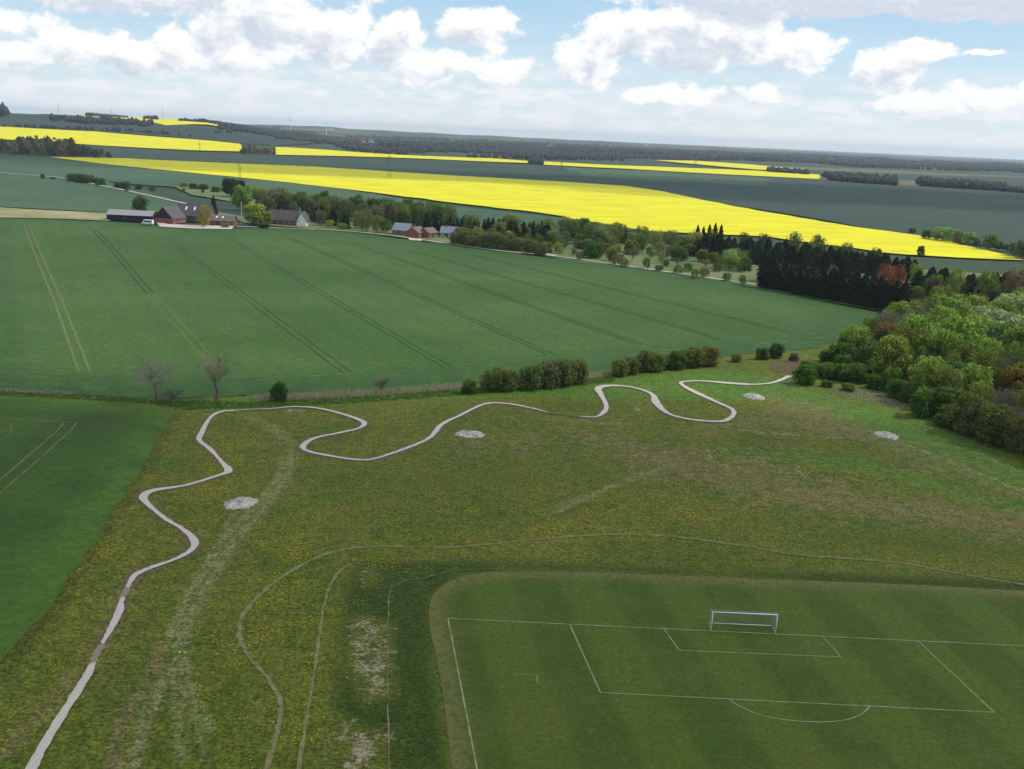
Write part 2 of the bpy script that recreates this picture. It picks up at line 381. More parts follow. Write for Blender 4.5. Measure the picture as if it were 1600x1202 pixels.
# the meadow, with its worn, lush and flowering patches
GS = .5; gx = np.arange(-125, 165, GS); gy = np.arange(40, 300, GS)
GX, GY = np.meshgrid(gx, gy)
def soft(poly, s, amt=1.):
    W = Pl(poly); ins = inside(W, GX, GY); d = dist_line(W, GX, GY, True)
    return amt*np.clip(.5+np.where(ins, d, -d)/(2*s), 0, 1)
def stroke(line, wd, amt=1.): 
    return amt*np.clip(1.3-dist_line(smooth_line(Pl(line), 4), GX, GY)/wd, 0, 1)
mx = lambda *a: np.maximum.reduce(a)
TRACK = [(180, 1202), (215, 1130), (255, 1050), (285, 975), (320, 905), (350, 850), (390, 800), (435, 750), (455, 715), (440, 685), (415, 665), (380, 655)]
brown = mx(soft([(860, 665), (960, 680), (1100, 700), (1250, 740), (1420, 775), (1700, 810), (1700, 870), (1400, 820), (1200, 790), (1050, 760), (950, 720)], 9, .9),
           soft([(1190, 610), (1280, 630), (1400, 680), (1500, 740), (1440, 745), (1370, 700), (1200, 670), (1090, 690), (1060, 670), (1180, 650)], 5, .75),
           soft([(560, 690), (870, 650), (1000, 680), (900, 720), (700, 740)], 8, .45), soft([(1650, 720), (1420, 700), (1650, 780)], 4, .3),
           stroke(TRACK, 1.5, .42), stroke([(165, 1230), (192, 1130), (232, 1060), (255, 1005)], .95, 1.), stroke([(200, 1230), (235, 1120), (262, 1050)], .6, .8),
           stroke([(870, 800), (960, 760), (1050, 725), (1090, 715)], 1.3, .8), stroke([(845, 800), (940, 765), (1040, 725)], .6, .6),
           stroke([(800, 652), (960, 662), (1150, 672), (1360, 690), (1450, 715), (1600, 780)], 2.0, .65),
           stroke([(1400, 692), (1480, 722), (1620, 775)], .8, 1.), stroke([(1420, 690), (1500, 718), (1630, 768)], .6, .9),
           stroke([(0, 1180), (60, 1120), (110, 1060)], 1.6, .8), stroke([(195, 905), (180, 950), (140, 1040)], 2.4, .5), stroke([(300, 865), (305, 840)], 2.2, .6),
           soft([(180, 700), (320, 640), (400, 655), (250, 760)], 5, .35), soft([(470, 650), (560, 640), (580, 670), (520, 690)], 4, .4),
           soft([(530, 880), (640, 878), (720, 890), (660, 940), (640, 920), (560, 915)], 1.5, .2))
pale = mx(soft([(558, 965), (606, 975), (606, 1090), (570, 1095), (548, 1040)], 2, .85), soft([(530, 1125), (600, 1150), (600, 1210), (515, 1230)], 2.2, .8),
          soft([(556, 885), (600, 890), (600, 925), (560, 915)], 1.5, .4),
          stroke([(290, 1040), (270, 1060), (235, 1120)], .8, .35), stroke([(1160, 675), (1350, 688)], 1., .55), stroke([(1410, 694), (1600, 765)], .5, .55),
          0*GX, 0*GX,
          stroke([(600, 800), (700, 700), (760, 690)], .8, .0), soft([(975, 625), (1000, 635), (1020, 660), (990, 650)], 1.5, .5), soft([(435, 640), (480, 640), (478, 650), (445, 648)], 1, .6),
          0*GX, soft([(1090, 690), (1250, 700), (1400, 770), (1160, 745), (950, 700)], 8, .3), soft([(400, 780), (440, 775), (430, 795)], 2, .4))
lush = mx(soft([(545, 876), (700, 878), (830, 890), (720, 900), (668, 935), (682, 1010), (705, 1230), (500, 1230), (520, 1080), (530, 960)], 1.5, 1.),
          soft([(700, 872), (1100, 885), (1650, 910), (1650, 935), (1200, 910), (800, 893), (680, 900)], 2.5, .8),
          soft([(530, 740), (680, 730), (850, 700), (900, 740), (860, 790), (600, 810), (470, 790)], 14, .38),
          soft([(1000, 690), (1200, 700), (1350, 740), (1600, 790), (1600, 830), (1350, 770), (1100, 720)], 6, .4), soft([(320, 1060), (420, 1020), (400, 1180), (330, 1180)], 5, .5),
          soft([(1180, 810), (1400, 825), (1650, 850), (1650, 890), (1300, 860)], 6, .55))
bright = mx(soft([(240, 630), (500, 612), (760, 600), (960, 592), (1100, 575), (1210, 590), (1290, 615), (1420, 660), (1640, 745), (1640, 790), (1420, 720), (1300, 660), (1200, 630), (1000, 625), (740, 622), (500, 630), (330, 650)], 4, .9),
            soft([(1060, 690), (1330, 705), (1620, 790), (1640, 830), (1350, 745), (1150, 715)], 7, .75), soft([(860, 630), (1000, 640), (1150, 670), (1000, 670)], 5, .4),
            soft([(1270, 590), (1350, 600), (1480, 660), (1600, 715), (1600, 760), (1400, 680)], 2.5, .6))
flower = mx(soft([(420, 860), (720, 835), (950, 790), (1150, 800), (1050, 850), (800, 870), (480, 900)], 6, .95), soft([(180, 750), (330, 650), (440, 680), (420, 760), (300, 860), (160, 950), (60, 1130), (0, 1100), (120, 880)], 6, .75),
            soft([(400, 800), (560, 780), (520, 880), (470, 1000), (450, 1202), (330, 1202), (340, 1000)], 7, .8), soft([(600, 800), (860, 740), (1080, 760), (1350, 840), (1050, 850), (700, 850)], 9, .55),
            soft([(930, 600), (1140, 600), (1140, 650), (980, 650)], 4, .5), soft([(1060, 700), (1300, 720), (1560, 800), (1200, 740)], 6, .5), soft([(1300, 840), (1480, 850), (1480, 885), (1330, 875)], 3, .6), soft([(560, 650), (700, 640), (620, 700), (520, 700)], 5, .5))
rut = mx(stroke([(456, 715), (452, 740), (410, 800), (370, 845), (335, 895), (305, 945), (275, 1010)], .55, .95), stroke([(440, 715), (437, 740), (393, 795), (350, 840), (318, 890), (290, 940), (262, 1000)], .55, .85), stroke([(395, 655), (425, 668), (448, 690), (456, 720), (440, 755), (400, 800), (350, 860), (310, 930), (285, 990)], 1.6, .42),
         stroke([(365, 800), (345, 850), (330, 900)], .5, .6), stroke([(378, 800), (360, 850)], .5, .5), stroke([(285, 1030), (305, 1090), (330, 1140)], .5, .75), stroke([(278, 1030), (300, 1110), (320, 1190)], .4, .6), stroke([(270, 1030), (277, 1110), (285, 1190)], .5, .7), stroke([(258, 1060), (225, 1130), (205, 1220)], .6, .7), stroke([(1420, 697), (1490, 722), (1610, 775)], .4, .8), stroke([(400, 655), (370, 700), (340, 760)], .8, .0),
         stroke([(870, 800), (960, 760), (1060, 725)], .7, .5), stroke([(845, 800), (940, 765), (1040, 728)], .5, .4), stroke([(1400, 690), (1500, 700), (1610, 745)], 1.2, .35))
lush_off = 1-np.clip(pale*1.3, 0, 1)
gz = terr(GX, GY)+offz(GX, GY, 1.)+rng.normal(0, .02, GX.shape)
ny, nx = GX.shape; i, j = np.meshgrid(np.arange(ny-1), np.arange(nx-1), indexing='ij'); i = i.ravel(); j = j.ravel()
me = mesh_np('meadow', np.c_[GX.ravel(), GY.ravel(), gz.ravel()], np.c_[i*nx+j, i*nx+j+1, (i+1)*nx+j+1, (i+1)*nx+j], True,
             dict(brown=brown.ravel(), pale=pale.ravel(), lush=(lush*lush_off).ravel(), bright=bright.ravel(), flower=flower.ravel(), rut=rut.ravel()))
link('meadow', me, M_meadow)['kind'] = 'structure'

# the far fields, from the horizon to the near one
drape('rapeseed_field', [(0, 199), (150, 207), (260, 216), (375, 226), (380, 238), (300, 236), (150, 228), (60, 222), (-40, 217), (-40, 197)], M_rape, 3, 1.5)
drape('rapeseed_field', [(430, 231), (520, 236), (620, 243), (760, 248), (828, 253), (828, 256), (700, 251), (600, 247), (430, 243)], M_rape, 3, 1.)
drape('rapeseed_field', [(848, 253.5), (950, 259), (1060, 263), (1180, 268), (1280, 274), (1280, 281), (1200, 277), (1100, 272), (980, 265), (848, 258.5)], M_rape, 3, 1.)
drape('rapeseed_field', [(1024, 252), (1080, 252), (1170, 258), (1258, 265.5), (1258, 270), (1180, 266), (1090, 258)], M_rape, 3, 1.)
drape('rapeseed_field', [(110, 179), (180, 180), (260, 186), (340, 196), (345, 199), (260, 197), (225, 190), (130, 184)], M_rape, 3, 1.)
drape('rapeseed_field', [(1180, 243), (1215, 243), (1250, 245), (1250, 246.5), (1190, 245)], M_rape, 3)
drape('rapeseed_field', [(1140, 239), (1170, 239), (1180, 240.5), (1140, 240.5)], M_rape, 3)
drape('crop_field', [(-60, 184), (40, 181), (110, 181), (220, 192), (330, 200), (440, 214), (500, 224), (430, 229), (375, 225), (150, 206), (-60, 196)], M_green_c, 2.2, 1)
drape('crop_field', [(-60, 218), (60, 223), (170, 230), (300, 237.5), (430, 244), (600, 248), (830, 258), (1040, 270), (1250, 279), (1400, 290), (1700, 305), (1750, 400), (1600, 392), (1440, 372), (1200, 330), (1060, 308), (1000, 296), (880, 289), (700, 277), (500, 265), (300, 254), (60, 246), (-60, 243)], M_green_b, 2., 2)
drape('crop_field', [(870, 262), (1000, 267), (1200, 280), (1200, 292), (1040, 284), (920, 278)], M_green_a, 2.4, 4)
drape('crop_field', [(-60, 240), (60, 245), (130, 249), (300, 262), (480, 288), (700, 322), (830, 336), (960, 352), (1000, 358), (900, 376), (700, 350), (500, 318), (380, 300), (200, 288), (60, 268), (-60, 262)], M_green_a, 1.6, 1)
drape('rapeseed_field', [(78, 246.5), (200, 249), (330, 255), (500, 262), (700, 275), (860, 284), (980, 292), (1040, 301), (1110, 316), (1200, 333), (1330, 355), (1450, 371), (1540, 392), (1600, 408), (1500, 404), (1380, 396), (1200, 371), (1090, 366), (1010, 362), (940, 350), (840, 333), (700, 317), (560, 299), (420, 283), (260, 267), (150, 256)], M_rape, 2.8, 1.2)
drape('crop_field', [(-60, 262), (60, 268), (150, 280), (260, 308), (300, 326), (247, 332), (170, 333), (0, 324), (-60, 323)], M_green_a, 1.9, .8)
drape('crop_field', [(190, 296), (400, 322), (415, 345), (330, 330), (262, 309)], M_green_b, 1.9, .8)
drape('stubble_strip', [(-60, 323), (0, 325), (80, 330), (170, 334), (172, 346), (60, 342), (-60, 340)], M_straw, 2.2, .5)
drape('pasture', [(270, 292), (360, 298), (440, 318), (400, 322), (300, 306)], M_rough, 2.4, .6)
drape('rough_grassland', [(300, 330), (420, 322), (700, 352), (870, 376), (1100, 385), (1420, 420), (1720, 440), (1720, 520), (1400, 490), (1180, 449), (1000, 425), (860, 402), (700, 380), (560, 362), (400, 352)], M_rough, 1.4, .8)
WHEAT = [(-80, 340), (60, 343), (170, 347), (300, 357), (480, 359), (560, 365), (700, 384), (860, 404), (1010, 421), (1180, 449), (1290, 472), (1372, 490), (1345, 520), (1280, 545), (1140, 556), (960, 578), (740, 601), (590, 612), (400, 618), (240, 624), (0, 614), (-80, 612)]
drape('wheat_field', WHEAT, M_wheat, 2.0, .35, .02, dict(edge=edgef(18)))
drape('wheat_field', [(-90, 617), (0, 620), (235, 632), (272, 645), (225, 730), (160, 830), (80, 950), (-20, 1055), (-260, 1330), (-420, 1000)], M_wheat2, 2.4, .25, .02, dict(edge=edgef(7)))
# the mown football pitch
def rimf(X, Y, B): return np.clip(1.15-dist_line(B, X, Y, True)/2.6, 0, 1)
PITCHP = smooth_line(Pl([(720, 1330), (706, 1202), (688, 1060), (672, 985), (672, 942), (690, 918), (725, 902), (790, 895), (930, 896), (1150, 905), (1400, 914), (1640, 927), (1900, 942)]), 5)
PITCHP = np.vstack([PITCHP, P(2300, 1330), P(1500, 1600), P(760, 1600)])
drape('football_pitch', PITCHP, M_turf, 2.0, .08, .012, dict(rim=rimf), world=True)

# ------------------------------------------------------------------ paths, tracks, markings
PATH_A = [(40, 1225), (62, 1178), (100, 1115), (135, 1060), (141, 1047), (146, 1038)]
PATH_B = [(160, 1008), (175, 980), (186, 958), (192, 935)]
PATH_C = [(199, 920), (212, 900), (238, 888), (275, 875), (300, 860), (303, 845), (285, 828), (258, 812), (232, 790), (224, 778), (240, 768), (290, 760), (340, 745), (357, 737), (345, 722), (330, 705), (312, 690), (314, 680), (328, 655), (345, 645), (366, 643)]
PATH_D = [(366, 643), (395, 641), (425, 640), (460, 637), (500, 640), (540, 650), (568, 661), (562, 670), (530, 678), (492, 686), (474, 698), (480, 706), (510, 713), (560, 720), (590, 717), (640, 700), (672, 685), (690, 665), (720, 650), (757, 633), (790, 632), (825, 638), (858, 646)]
PATH_E = [(905, 652), (930, 653), (944, 645), (947, 634), (940, 620), (935, 608), (955, 604), (990, 607), (1018, 617), (1026, 632), (1045, 648), (1080, 657), (1125, 660), (1143, 653), (1145, 642), (1125, 632), (1090, 616), (1066, 603), (1068, 598), (1100, 597), (1150, 601), (1185, 602), (1212, 598), (1234, 589)]
def wj(line, base, wide={}, f=1.): return [f*wide.get(i, base*(1+.12*math.sin(i*1.7))) for i in range(len(line))]
ribbons('path_verge', [(l_, 1.75, 1.5, .4) for l_ in (PATH_C, PATH_D, PATH_E)] + [(PATH_B, 1.4, 1.5, .3), ([(858, 646), (880, 649), (905, 652)], 1.2, 2.2, .2)], M_dirt)
ribbons('gravel_path', [(PATH_A, [.92, .88, .85, .85, .8, .4], 3, .045), (PATH_B, [.3, .75, .8, .45], 3, .05), (PATH_C, wj(PATH_C, .95, {0: .4, 5: 1.35, 9: 1.6, 10: 1.6, 13: 1.7, 17: 1.3, 19: 1.2}, .76), 3, .035),
                        (PATH_D, wj(PATH_D, .95, {0: .55, 1: .35, 2: .5, 6: 1.4, 10: 1.4, 17: 1.2, 22: .4}, .78), 3, .04),
                        (PATH_E, wj(PATH_E, 1.2, {0: .4, 1: .7, 5: 2., 6: 1.8, 9: 2., 16: 1.8, 19: 1.4, 20: 2.}, .85), 3, .05)], M_gravel)
ribbons('worn_path', [([(143, 1043), (150, 1025), (160, 1008)], .75, 2.2, .1), ([(184, 960), (192, 935), (199, 920), (207, 905)], .7, 2.2, .08)], mat('worn_earth', lambda t: t.mix(t.noise(t.pos(), 3, 4, .7), (.12, .09, .06), (.30, .25, .20))))
ribbons('footpath', [([(410, 1225), (432, 1150), (439, 1110), (430, 1078), (405, 1045), (380, 1012), (374, 985), (382, 958), (420, 918), (475, 882), (530, 861), (600, 855), (720, 855), (850, 843), (960, 836), (1050, 840), (1150, 852), (1250, 868), (1400, 880), (1500, 898), (1610, 916), (1700, 925)],
                      [.48]*10+[.42]*12, 2, .08), ([(462, 1225), (480, 1120), (497, 1010), (508, 940), (525, 900), (548, 882)], .34, 2, .06), ([(608, 1225), (606, 1080), (607, 970), (610, 925), (628, 910), (655, 905)], .12, 2, .04),
                     ([(660, 905), (715, 892), (800, 889)], .1, 2, .03)], M_track)
def tram(line, w_=.55, gap=2.0):
    L = Pl(line); t_ = L[-1]-L[0]; t_ /= np.linalg.norm(t_); n = np.array([-t_[1], t_[0]])*gap/2
    return [(L+n, w_, 2.7, .05), (L-n, w_, 2.7, .05)]
tr = tram([(42, 352), (60, 400), (90, 470), (132, 583)], .7, 2.2)+tram([(110, 662), (98, 676), (60, 710), (0, 762), (-60, 815)], .3, 2.2)+tram([(-30, 655), (4, 662), (6, 680), (-20, 700)], .22, 1.8)
tr += tram([(235, 460), (290, 520), (335, 573)], .35, 2.2)
ribbons('tractor_track', tr, M_tram_pale, world=True, smooth=4)
trd = tram([(148, 360), (180, 395), (235, 460)], .5)
for a, b in (((255, 368), (542, 583)), ((355, 372), (700, 575)), ((455, 374), (862, 556)), ((540, 378), (1000, 540)), ((640, 392), (1130, 532)), ((740, 400), (1230, 520)), ((-60, 430), (-10, 585))):
    trd += tram([a, b], .26)
ribbons('tractor_track', trd, M_tram_dark, world=True, smooth=1, step=4)
ribbons('field_margin', [([(-60, 583), (130, 588), (300, 592), (480, 589), (540, 585)], .45, 2.8, .15), ([(540, 585), (700, 578), (860, 560)], .25, 2.8, .1), ([(1000, 549), (1060, 548), (1140, 543)], .8, 2.8, .2),
                         ([(1180, 540), (1240, 533), (1310, 528)], .6, 2.8, .2), ([(0, 655), (110, 662)], .3, 3, .1)], M_tram_pale)
ribbons('farm_road', [([(-40, 266), (20, 273), (100, 280), (150, 290), (200, 300), (250, 311), (300, 322)], 3.2, 4), ([(370, 355), (440, 358), (520, 361), (600, 368), (700, 382), (780, 393), (870, 402), (1000, 420), (1180, 446)], 2.2, 3.4, .3), ([(840, 396), (868, 401)], 5, 3.5), ([(1120, 412), (1180, 417)], 3, 3.5)], M_farroad)
drape('farmyard', [(240, 345), (262, 352), (310, 354), (366, 355), (362, 360), (300, 359), (250, 356)], M_gravel, 4)
drape('driveway', [(638, 374), (658, 375), (660, 378), (640, 377)], M_gravel, 4)

# pitch markings
def seg(a, b): return Pl([a, b])
LW = .15
arc = smooth_line(Pl([(1139, 1095), (1155, 1105), (1185, 1118), (1230, 1127), (1280, 1130), (1320, 1127), (1345, 1118), (1360, 1105)]), 5)
mk = [(seg((700, 968), (1640, 1013)), LW, 2.6), (seg((700, 968), (760, 1280)), LW, 2.6), (seg((890, 977), (938, 1084)), LW, 2.6), (seg((938, 1084), (1553, 1115)), LW*.9, 2.6),
      (seg((1553, 1115), (1435, 1004)), LW*.9, 2.6), (seg((1038, 985), (1061, 1018)), LW*.8, 2.6), (seg((1061, 1018), (1314, 1028.5)), LW*.8, 2.6), (seg((1314, 1028.5), (1286, 997)), LW*.8, 2.6), (arc, LW*.9, 2.6),
      (seg((806, 1055), (839, 1057)), .07, 2.6), (seg((839, 1057), (840, 1070)), .07, 2.6), (seg((716, 1052), (728, 1052)), .06, 2.6)]
ribbons('pitch_line', mk, M_line, world=True, smooth=0, step=1)

# ------------------------------------------------------------------ mesh kit
class MB:
    def __init__(s): s.V = []; s.F = []
    def poly(s, pts, faces):
        o = len(s.V); s.V += [tuple(p) for p in pts]; s.F += [tuple(i+o for i in f) for f in faces]; return s
    def box(s, x0, x1, y0, y1, z0, z1):
        return s.poly([(x, y, z) for z in (z0, z1) for x, y in ((x0, y0), (x1, y0), (x1, y1), (x0, y1))],
                      [(3, 2, 1, 0), (4, 5, 6, 7), (0, 1, 5, 4), (1, 2, 6, 5), (2, 3, 7, 6), (3, 0, 4, 7)])
    def tube(s, a, b, r1, r2=None, n=6, cap=True):
        a, b = Vector(a), Vector(b); d = (b-a)
        if d.length < 1e-6: return s
        d.normalize(); x = d.orthogonal().normalized(); y = d.cross(x); r2 = r1 if r2 is None else r2
        pts = [a+(x*math.cos(k*2*math.pi/n)+y*math.sin(k*2*math.pi/n))*r1 for k in range(n)]+[b+(x*math.cos(k*2*math.pi/n)+y*math.sin(k*2*math.pi/n))*r2 for k in range(n)]
        f = [(k, (k+1) % n, n+(k+1) % n, n+k) for k in range(n)]
        if cap: f += [tuple(range(n))[::-1], tuple(range(n, 2*n))]
        return s.poly(pts, f)
    def mesh(s, name, smooth=False):
        me_ = bpy.data.meshes.new(name); me_.from_pydata(s.V, [], s.F); me_.update()
        if smooth: me_.polygons.foreach_set('use_smooth', [True]*len(me_.polygons))
        return me_
    def build(s, name, material, parent=None, smooth=False): return link(name, s.mesh(name, smooth), material, parent)
def empty(name, x, y, z, rz=0, label=None, cat=None, group=None):
    o = bpy.data.objects.new(name, None); sc.collection.objects.link(o); o.location = (x, y, z); o.rotation_euler = (0, 0, rz)
    o.empty_display_size = .5; return tag(o, label, cat, group)
def gz_(x, y, layer=2.2): return float(terr(x, y)+offz(x, y, layer))

# ------------------------------------------------------------------ the goal
M_white = mat('white_metal', (.80, .80, .78), .4); M_grey = mat('grey_metal', (.42, .43, .42), .5); M_net = mat('net_cord', (.20, .22, .20), .8)
gl, gr = P1(1111, 987.5), P1(1211.5, 992); gc = (gl+gr)/2; gw = np.linalg.norm(gr-gl); ga = math.atan2(*(gr-gl)[::-1])
t = empty('football_goal', gc[0], gc[1], gz_(*gc), ga, 'white football goal with a pale net standing on the goal line', 'football goal')
hw = gw/2; gh = 2.35
for s in (-1, 1):
    MB().tube((s*hw, 0, 0), (s*hw, 0, gh-.06), .045, n=8).build('post', M_white, t, True)
    MB().tube((s*hw, .0, gh-.1), (s*hw, .9, gh-.1), .025).tube((s*hw, .9, gh-.1), (s*hw, 1.9, .03), .025).tube((s*hw, .07, .03), (s*hw, 1.9, .03), .03).build('side_frame', M_grey, t, True)
MB().tube((-hw-.06, 0, gh), (hw+.06, 0, gh), .055, n=8).build('crossbar', M_white, t, True)
MB().tube((-hw+.03, 1.9, .04), (hw-.03, 1.9, .04), .035).build('back_bar', M_white, t, True)
nb = MB(); prof = [(0, gh-.08), (.9, gh-.12), (1.4, gh*.55), (1.86, .12)]
def pr(u):
    u *= 3; k = min(2, int(u)); f = u-k; return prof[k][0]*(1-f)+prof[k+1][0]*f, prof[k][1]*(1-f)+prof[k+1][1]*f
n_ = int(2*hw/.16)
for k in range(n_+1):
    x = -hw+2*hw*k/n_
    for q in range(6): (a, b), (c, d) = pr(q/6), pr((q+1)/6); nb.tube((x, a, b), (x, c, d), .007, n=3, cap=False)
for q in range(25):
    a, b = pr(q/24); nb.tube((-hw, a, b), (hw, a, b), .007, n=3, cap=False)
for s in (-1, 1):
    for q in range(1, 14):
        z = gh*q/14; ym = .9+(gh-z)/gh*.96; nb.tube((s*hw, .05, z), (s*hw, ym, z), .007, n=3, cap=False)
    for q in range(1, 11):
        y = 1.8*q/11; zt = gh-.1 if y < .9 else (gh-.1)*(1-(y-.9)/1.0); nb.tube((s*hw, y, .05), (s*hw, y, zt), .007, n=3, cap=False)
nb.build('net', M_net, t)

# ------------------------------------------------------------------ gravel heaps
M_heap = mat('spread_gravel', lambda t: t.mix(t.sstep(t.noise(t.pos(), 1.0, 7, .8), .36, .62), (.16, .15, .11), (.47, .44, .41)), .95, (3, .8, .15))
def heap(px, py, w_, label, hgt=.35):
    c = P1(px, py); r = w_/2/ppm(*c); V = []; F = []; n, k = 40, 7; ph = random.random()*6
    V.append((0, 0, hgt))
    for i in range(1, k+1):
        for j in range(n):
            a = 2*math.pi*j/n; q = r*(i/k)*(1+.10*math.sin(2*a+ph)+.06*math.sin(5*a+ph*2)+.04*math.sin(11*a+ph))*(1+random.gauss(0, .035))
            V.append((math.cos(a)*q, math.sin(a)*q*1.05, hgt*(1-(i/k)**2)+random.gauss(0, .05)*(1-i/k)-(.02 if i == k else 0)))
    for j in range(n): F.append((0, 1+j, 1+(j+1) % n))
    for i in range(k-1):
        for j in range(n): F.append((1+i*n+j, 1+(i+1)*n+j, 1+(i+1)*n+(j+1) % n, 1+i*n+(j+1) % n))
    me_ = bpy.data.meshes.new('gravel_heap'); me_.from_pydata(V, [], F); me_.update()
    o = link('gravel_heap', me_, M_heap); o.location = (*c, gz_(*c, 1.2)); tag(o, label, 'gravel heap', 'spread heaps of pale gravel on the meadow')
heap(376, 787, 52, 'spread pale gravel heap beside the wheel track, left of the meadow')
heap(734, 679, 42, 'flat pale gravel heap under the middle bend of the white path')
heap(1178, 621, 34, 'small pale gravel heap inside the last loop of the white path', .7)
heap(1385, 681, 38, 'pale gravel heap at the start of the twin wheel ruts near the wood', .5)
for k, (px, py) in enumerate([(282, 1006), (284, 1020)]):
    c = P1(px, py); mb = MB()
    for j in range(26):
        x, y, r = random.gauss(0, .45), random.gauss(0, .22), random.uniform(.04, .09); a = random.random()
        mb.poly([(x-r, y-a*r, 0), (x+r*.8, y-r, 0), (x+r, y+r*.7, 0), (x-r*.6, y+r, 0), (x-.3*r, y, r), (x+.5*r, y+.2*r, r*.9)], [(0, 1, 5, 4), (1, 2, 5), (2, 3, 4, 5), (3, 0, 4)])
    o = mb.build('stone_scatter', mat('white_stone', (.42, .40, .36))); o.location = (*c, gz_(*c, 1.1)); o['kind'] = 'stuff'

# ------------------------------------------------------------------ plants
def leafmat(name, col, var=.45, trans=.42, useobj=True):
    def f(t):
        g = t.add('ShaderNodeNewGeometry').outputs['Random Per Island']
        c = t.add('ShaderNodeObjectInfo').outputs['Color'] if useobj else col
        k = t.mix(g, (1-var, 1-var, 1-var), (1+var, 1+var, 1+var*.8))
        k2 = t.mix(t.noise(t.obj(), 5, 3), (1.2, 1.3, .9), (2.4, 2.55, 1.5))
        return t.mix(1., t.mix(1., c, k, 'MULTIPLY'), k2, 'MULTIPLY')
    return mat(name, f, .7, transl=trans)
M_leaf = leafmat('leaves', None)
M_bark = mat('bark', lambda t: t.mix(t.noise(t.obj(), 9, 4), (.07, .055, .04), (.17, .14, .11)))
M_twig = mat('twigs', lambda t: t.mix(1., t.add('ShaderNodeObjectInfo').outputs['Color'], t.mix(t.noise(t.obj(), 6, 4), (.6, .6, .6), (1.3, 1.3, 1.3)), 'MULTIPLY'))

def cards(C, N, size, asp=1.4):
    """leaf sprays: small bent quads at C facing roughly N"""
    n = len(C); N = N/(np.linalg.norm(N, axis=1)[:, None]+1e-9)
    N = N+rng.normal(0, .55, N.shape); N /= np.linalg.norm(N, axis=1)[:, None]
    A = rng.normal(0, 1, (n, 3)); A -= N*(A*N).sum(1)[:, None]; A /= np.linalg.norm(A, axis=1)[:, None]
    B = np.cross(N, A); s = (size*rng.uniform(.55, 1.35, n))[:, None]
    V = np.stack([C-A*s*asp/2, C-B*s/2+N*s*.12, C+A*s*asp/2, C+B*s/2-N*s*.1], 1).reshape(-1, 3)
    return V, np.arange(4*n).reshape(n, 4)
def crown_broad(nl=16, per=110, size=.085, low=.22, wide=.5, squash=.8, lobe=(.13, .24)):
    """round crown 1 m high and about 1 m wide made of leaf clumps, base at z 0"""
    C, N = [], []
    for k in range(nl):
        z = low+(1-low-.1)*((k+.5)/nl)**.9; ring = wide*math.sqrt(max(.02, 1-((z-(low+.30))/(1.02-(low+.30)) if z > low+.3 else (z-(low+.3))/(.45))**2))
        a = k*2.4+random.random(); rr_ = ring*random.uniform(.35, .82); c = np.array([math.cos(a)*rr_, math.sin(a)*rr_, min(z, .88)])
        rl = random.uniform(*lobe); m_ = int(per*random.uniform(.6, 1.3))
        v = rng.normal(0, 1, (m_, 3)); v[:, 2] += .25; v /= np.linalg.norm(v, axis=1)[:, None]
        q = rng.uniform(.55, 1.12, m_)[:, None]*rl
        C.append(c+v*q*np.array([1, 1, squash])); N.append(v)
    C = np.vstack(C); N = np.vstack(N); C[:, 2] = np.clip(C[:, 2], .02, 1.02)
    return cards(C, N, size)
def crown_cone(n=1500, size=.06, col=False):
    z = rng.uniform(.03, 1, n)**(1.15); tier = .5+.5*np.cos(z*2*math.pi*9)
    r = (1-z**1.5)**(.62 if col else .9)*(.36 if col else .40)*(.72+.28*tier)*rng.uniform(.55, 1.05, n); a = rng.uniform(0, 2*math.pi, n)
    r *= 1+.22*np.sin(a*3+z*9)+.18*np.sin(a*5-z*23+n); z = z*(1-.10*rng.random())
    C = np.c_[np.cos(a)*r, np.sin(a)*r, z-.06*r]; N = np.c_[np.cos(a), np.sin(a), np.full(n, .35)]
    return cards(C, N, size, 2.0)
def crown_bare(n1=13, fine=.6):
    """bare branching crown with fine twigs, 1 m high"""
    Vs, Fs = [], []; o = [0]
    def br(a, b, r1, r2):
        d = b-a; x = np.cross(d, [.3, .5, .8]); x /= np.linalg.norm(x)+1e-9; y = np.cross(d, x); y /= np.linalg.norm(y)+1e-9
        ang = [0, 2.09, 4.19]; V = [a+(x*math.cos(t_)+y*math.sin(t_))*r1 for t_ in ang]+[b+(x*math.cos(t_)+y*math.sin(t_))*r2 for t_ in ang]
        Vs.append(V); Fs.append([[o[0]+i, o[0]+(i+1) % 3, o[0]+3+(i+1) % 3, o[0]+3+i] for i in range(3)]); o[0] += 6
    def grow(a, d, L, r, lv):
        b = a+d*L; br(a, b, r, r*.62)
        if lv == 0: return
        nk = 3 if lv > 1 else 14
        for k in range(nk):
            e = d+rng.normal(0, .48, 3); e[2] = abs(e[2])*.8+.12; e /= np.linalg.norm(e)
            st = a+(b-a)*random.uniform(.45, 1.); grow(st, e, L*random.uniform(.55, .8), r*.5, lv-1)
    for k in range(n1):
        a = k*2.4; d = np.array([math.cos(a)*.55, math.sin(a)*.55, .85+.3*random.random()]); d /= np.linalg.norm(d)
        grow(np.array([0, 0, .12+.28*random.random()]), d, .26, .013*fine, 4)
    V = np.array(Vs).reshape(-1, 3); F = np.array(Fs).reshape(-1, 4)
    V[:, 2] *= .98/V[:, 2].max(); V[:, :2] *= .5/np.percentile(np.abs(V[:, :2]), 97); return V, F
def trunk_mesh(lean=.03, top=.75, limbs=6, r=.028):
    mb = MB(); p = Vector((0, 0, -.03)); 
    for k in range(4):
        q = Vector((random.gauss(0, lean)*(k+1), random.gauss(0, lean)*(k+1), top*(k+1)/4)); mb.tube(p, q, r*(1-k*.2), r*(1-(k+1)*.2), 6, False)
        if k: 
            for j in range(2 if limbs > 4 else 1):
                a = random.random()*6.3; mb.tube(q, q+Vector((math.cos(a)*.22, math.sin(a)*.22, .16)), r*.45, r*.12, 5, False)
        p = q
    return mb.mesh('trunk', True)
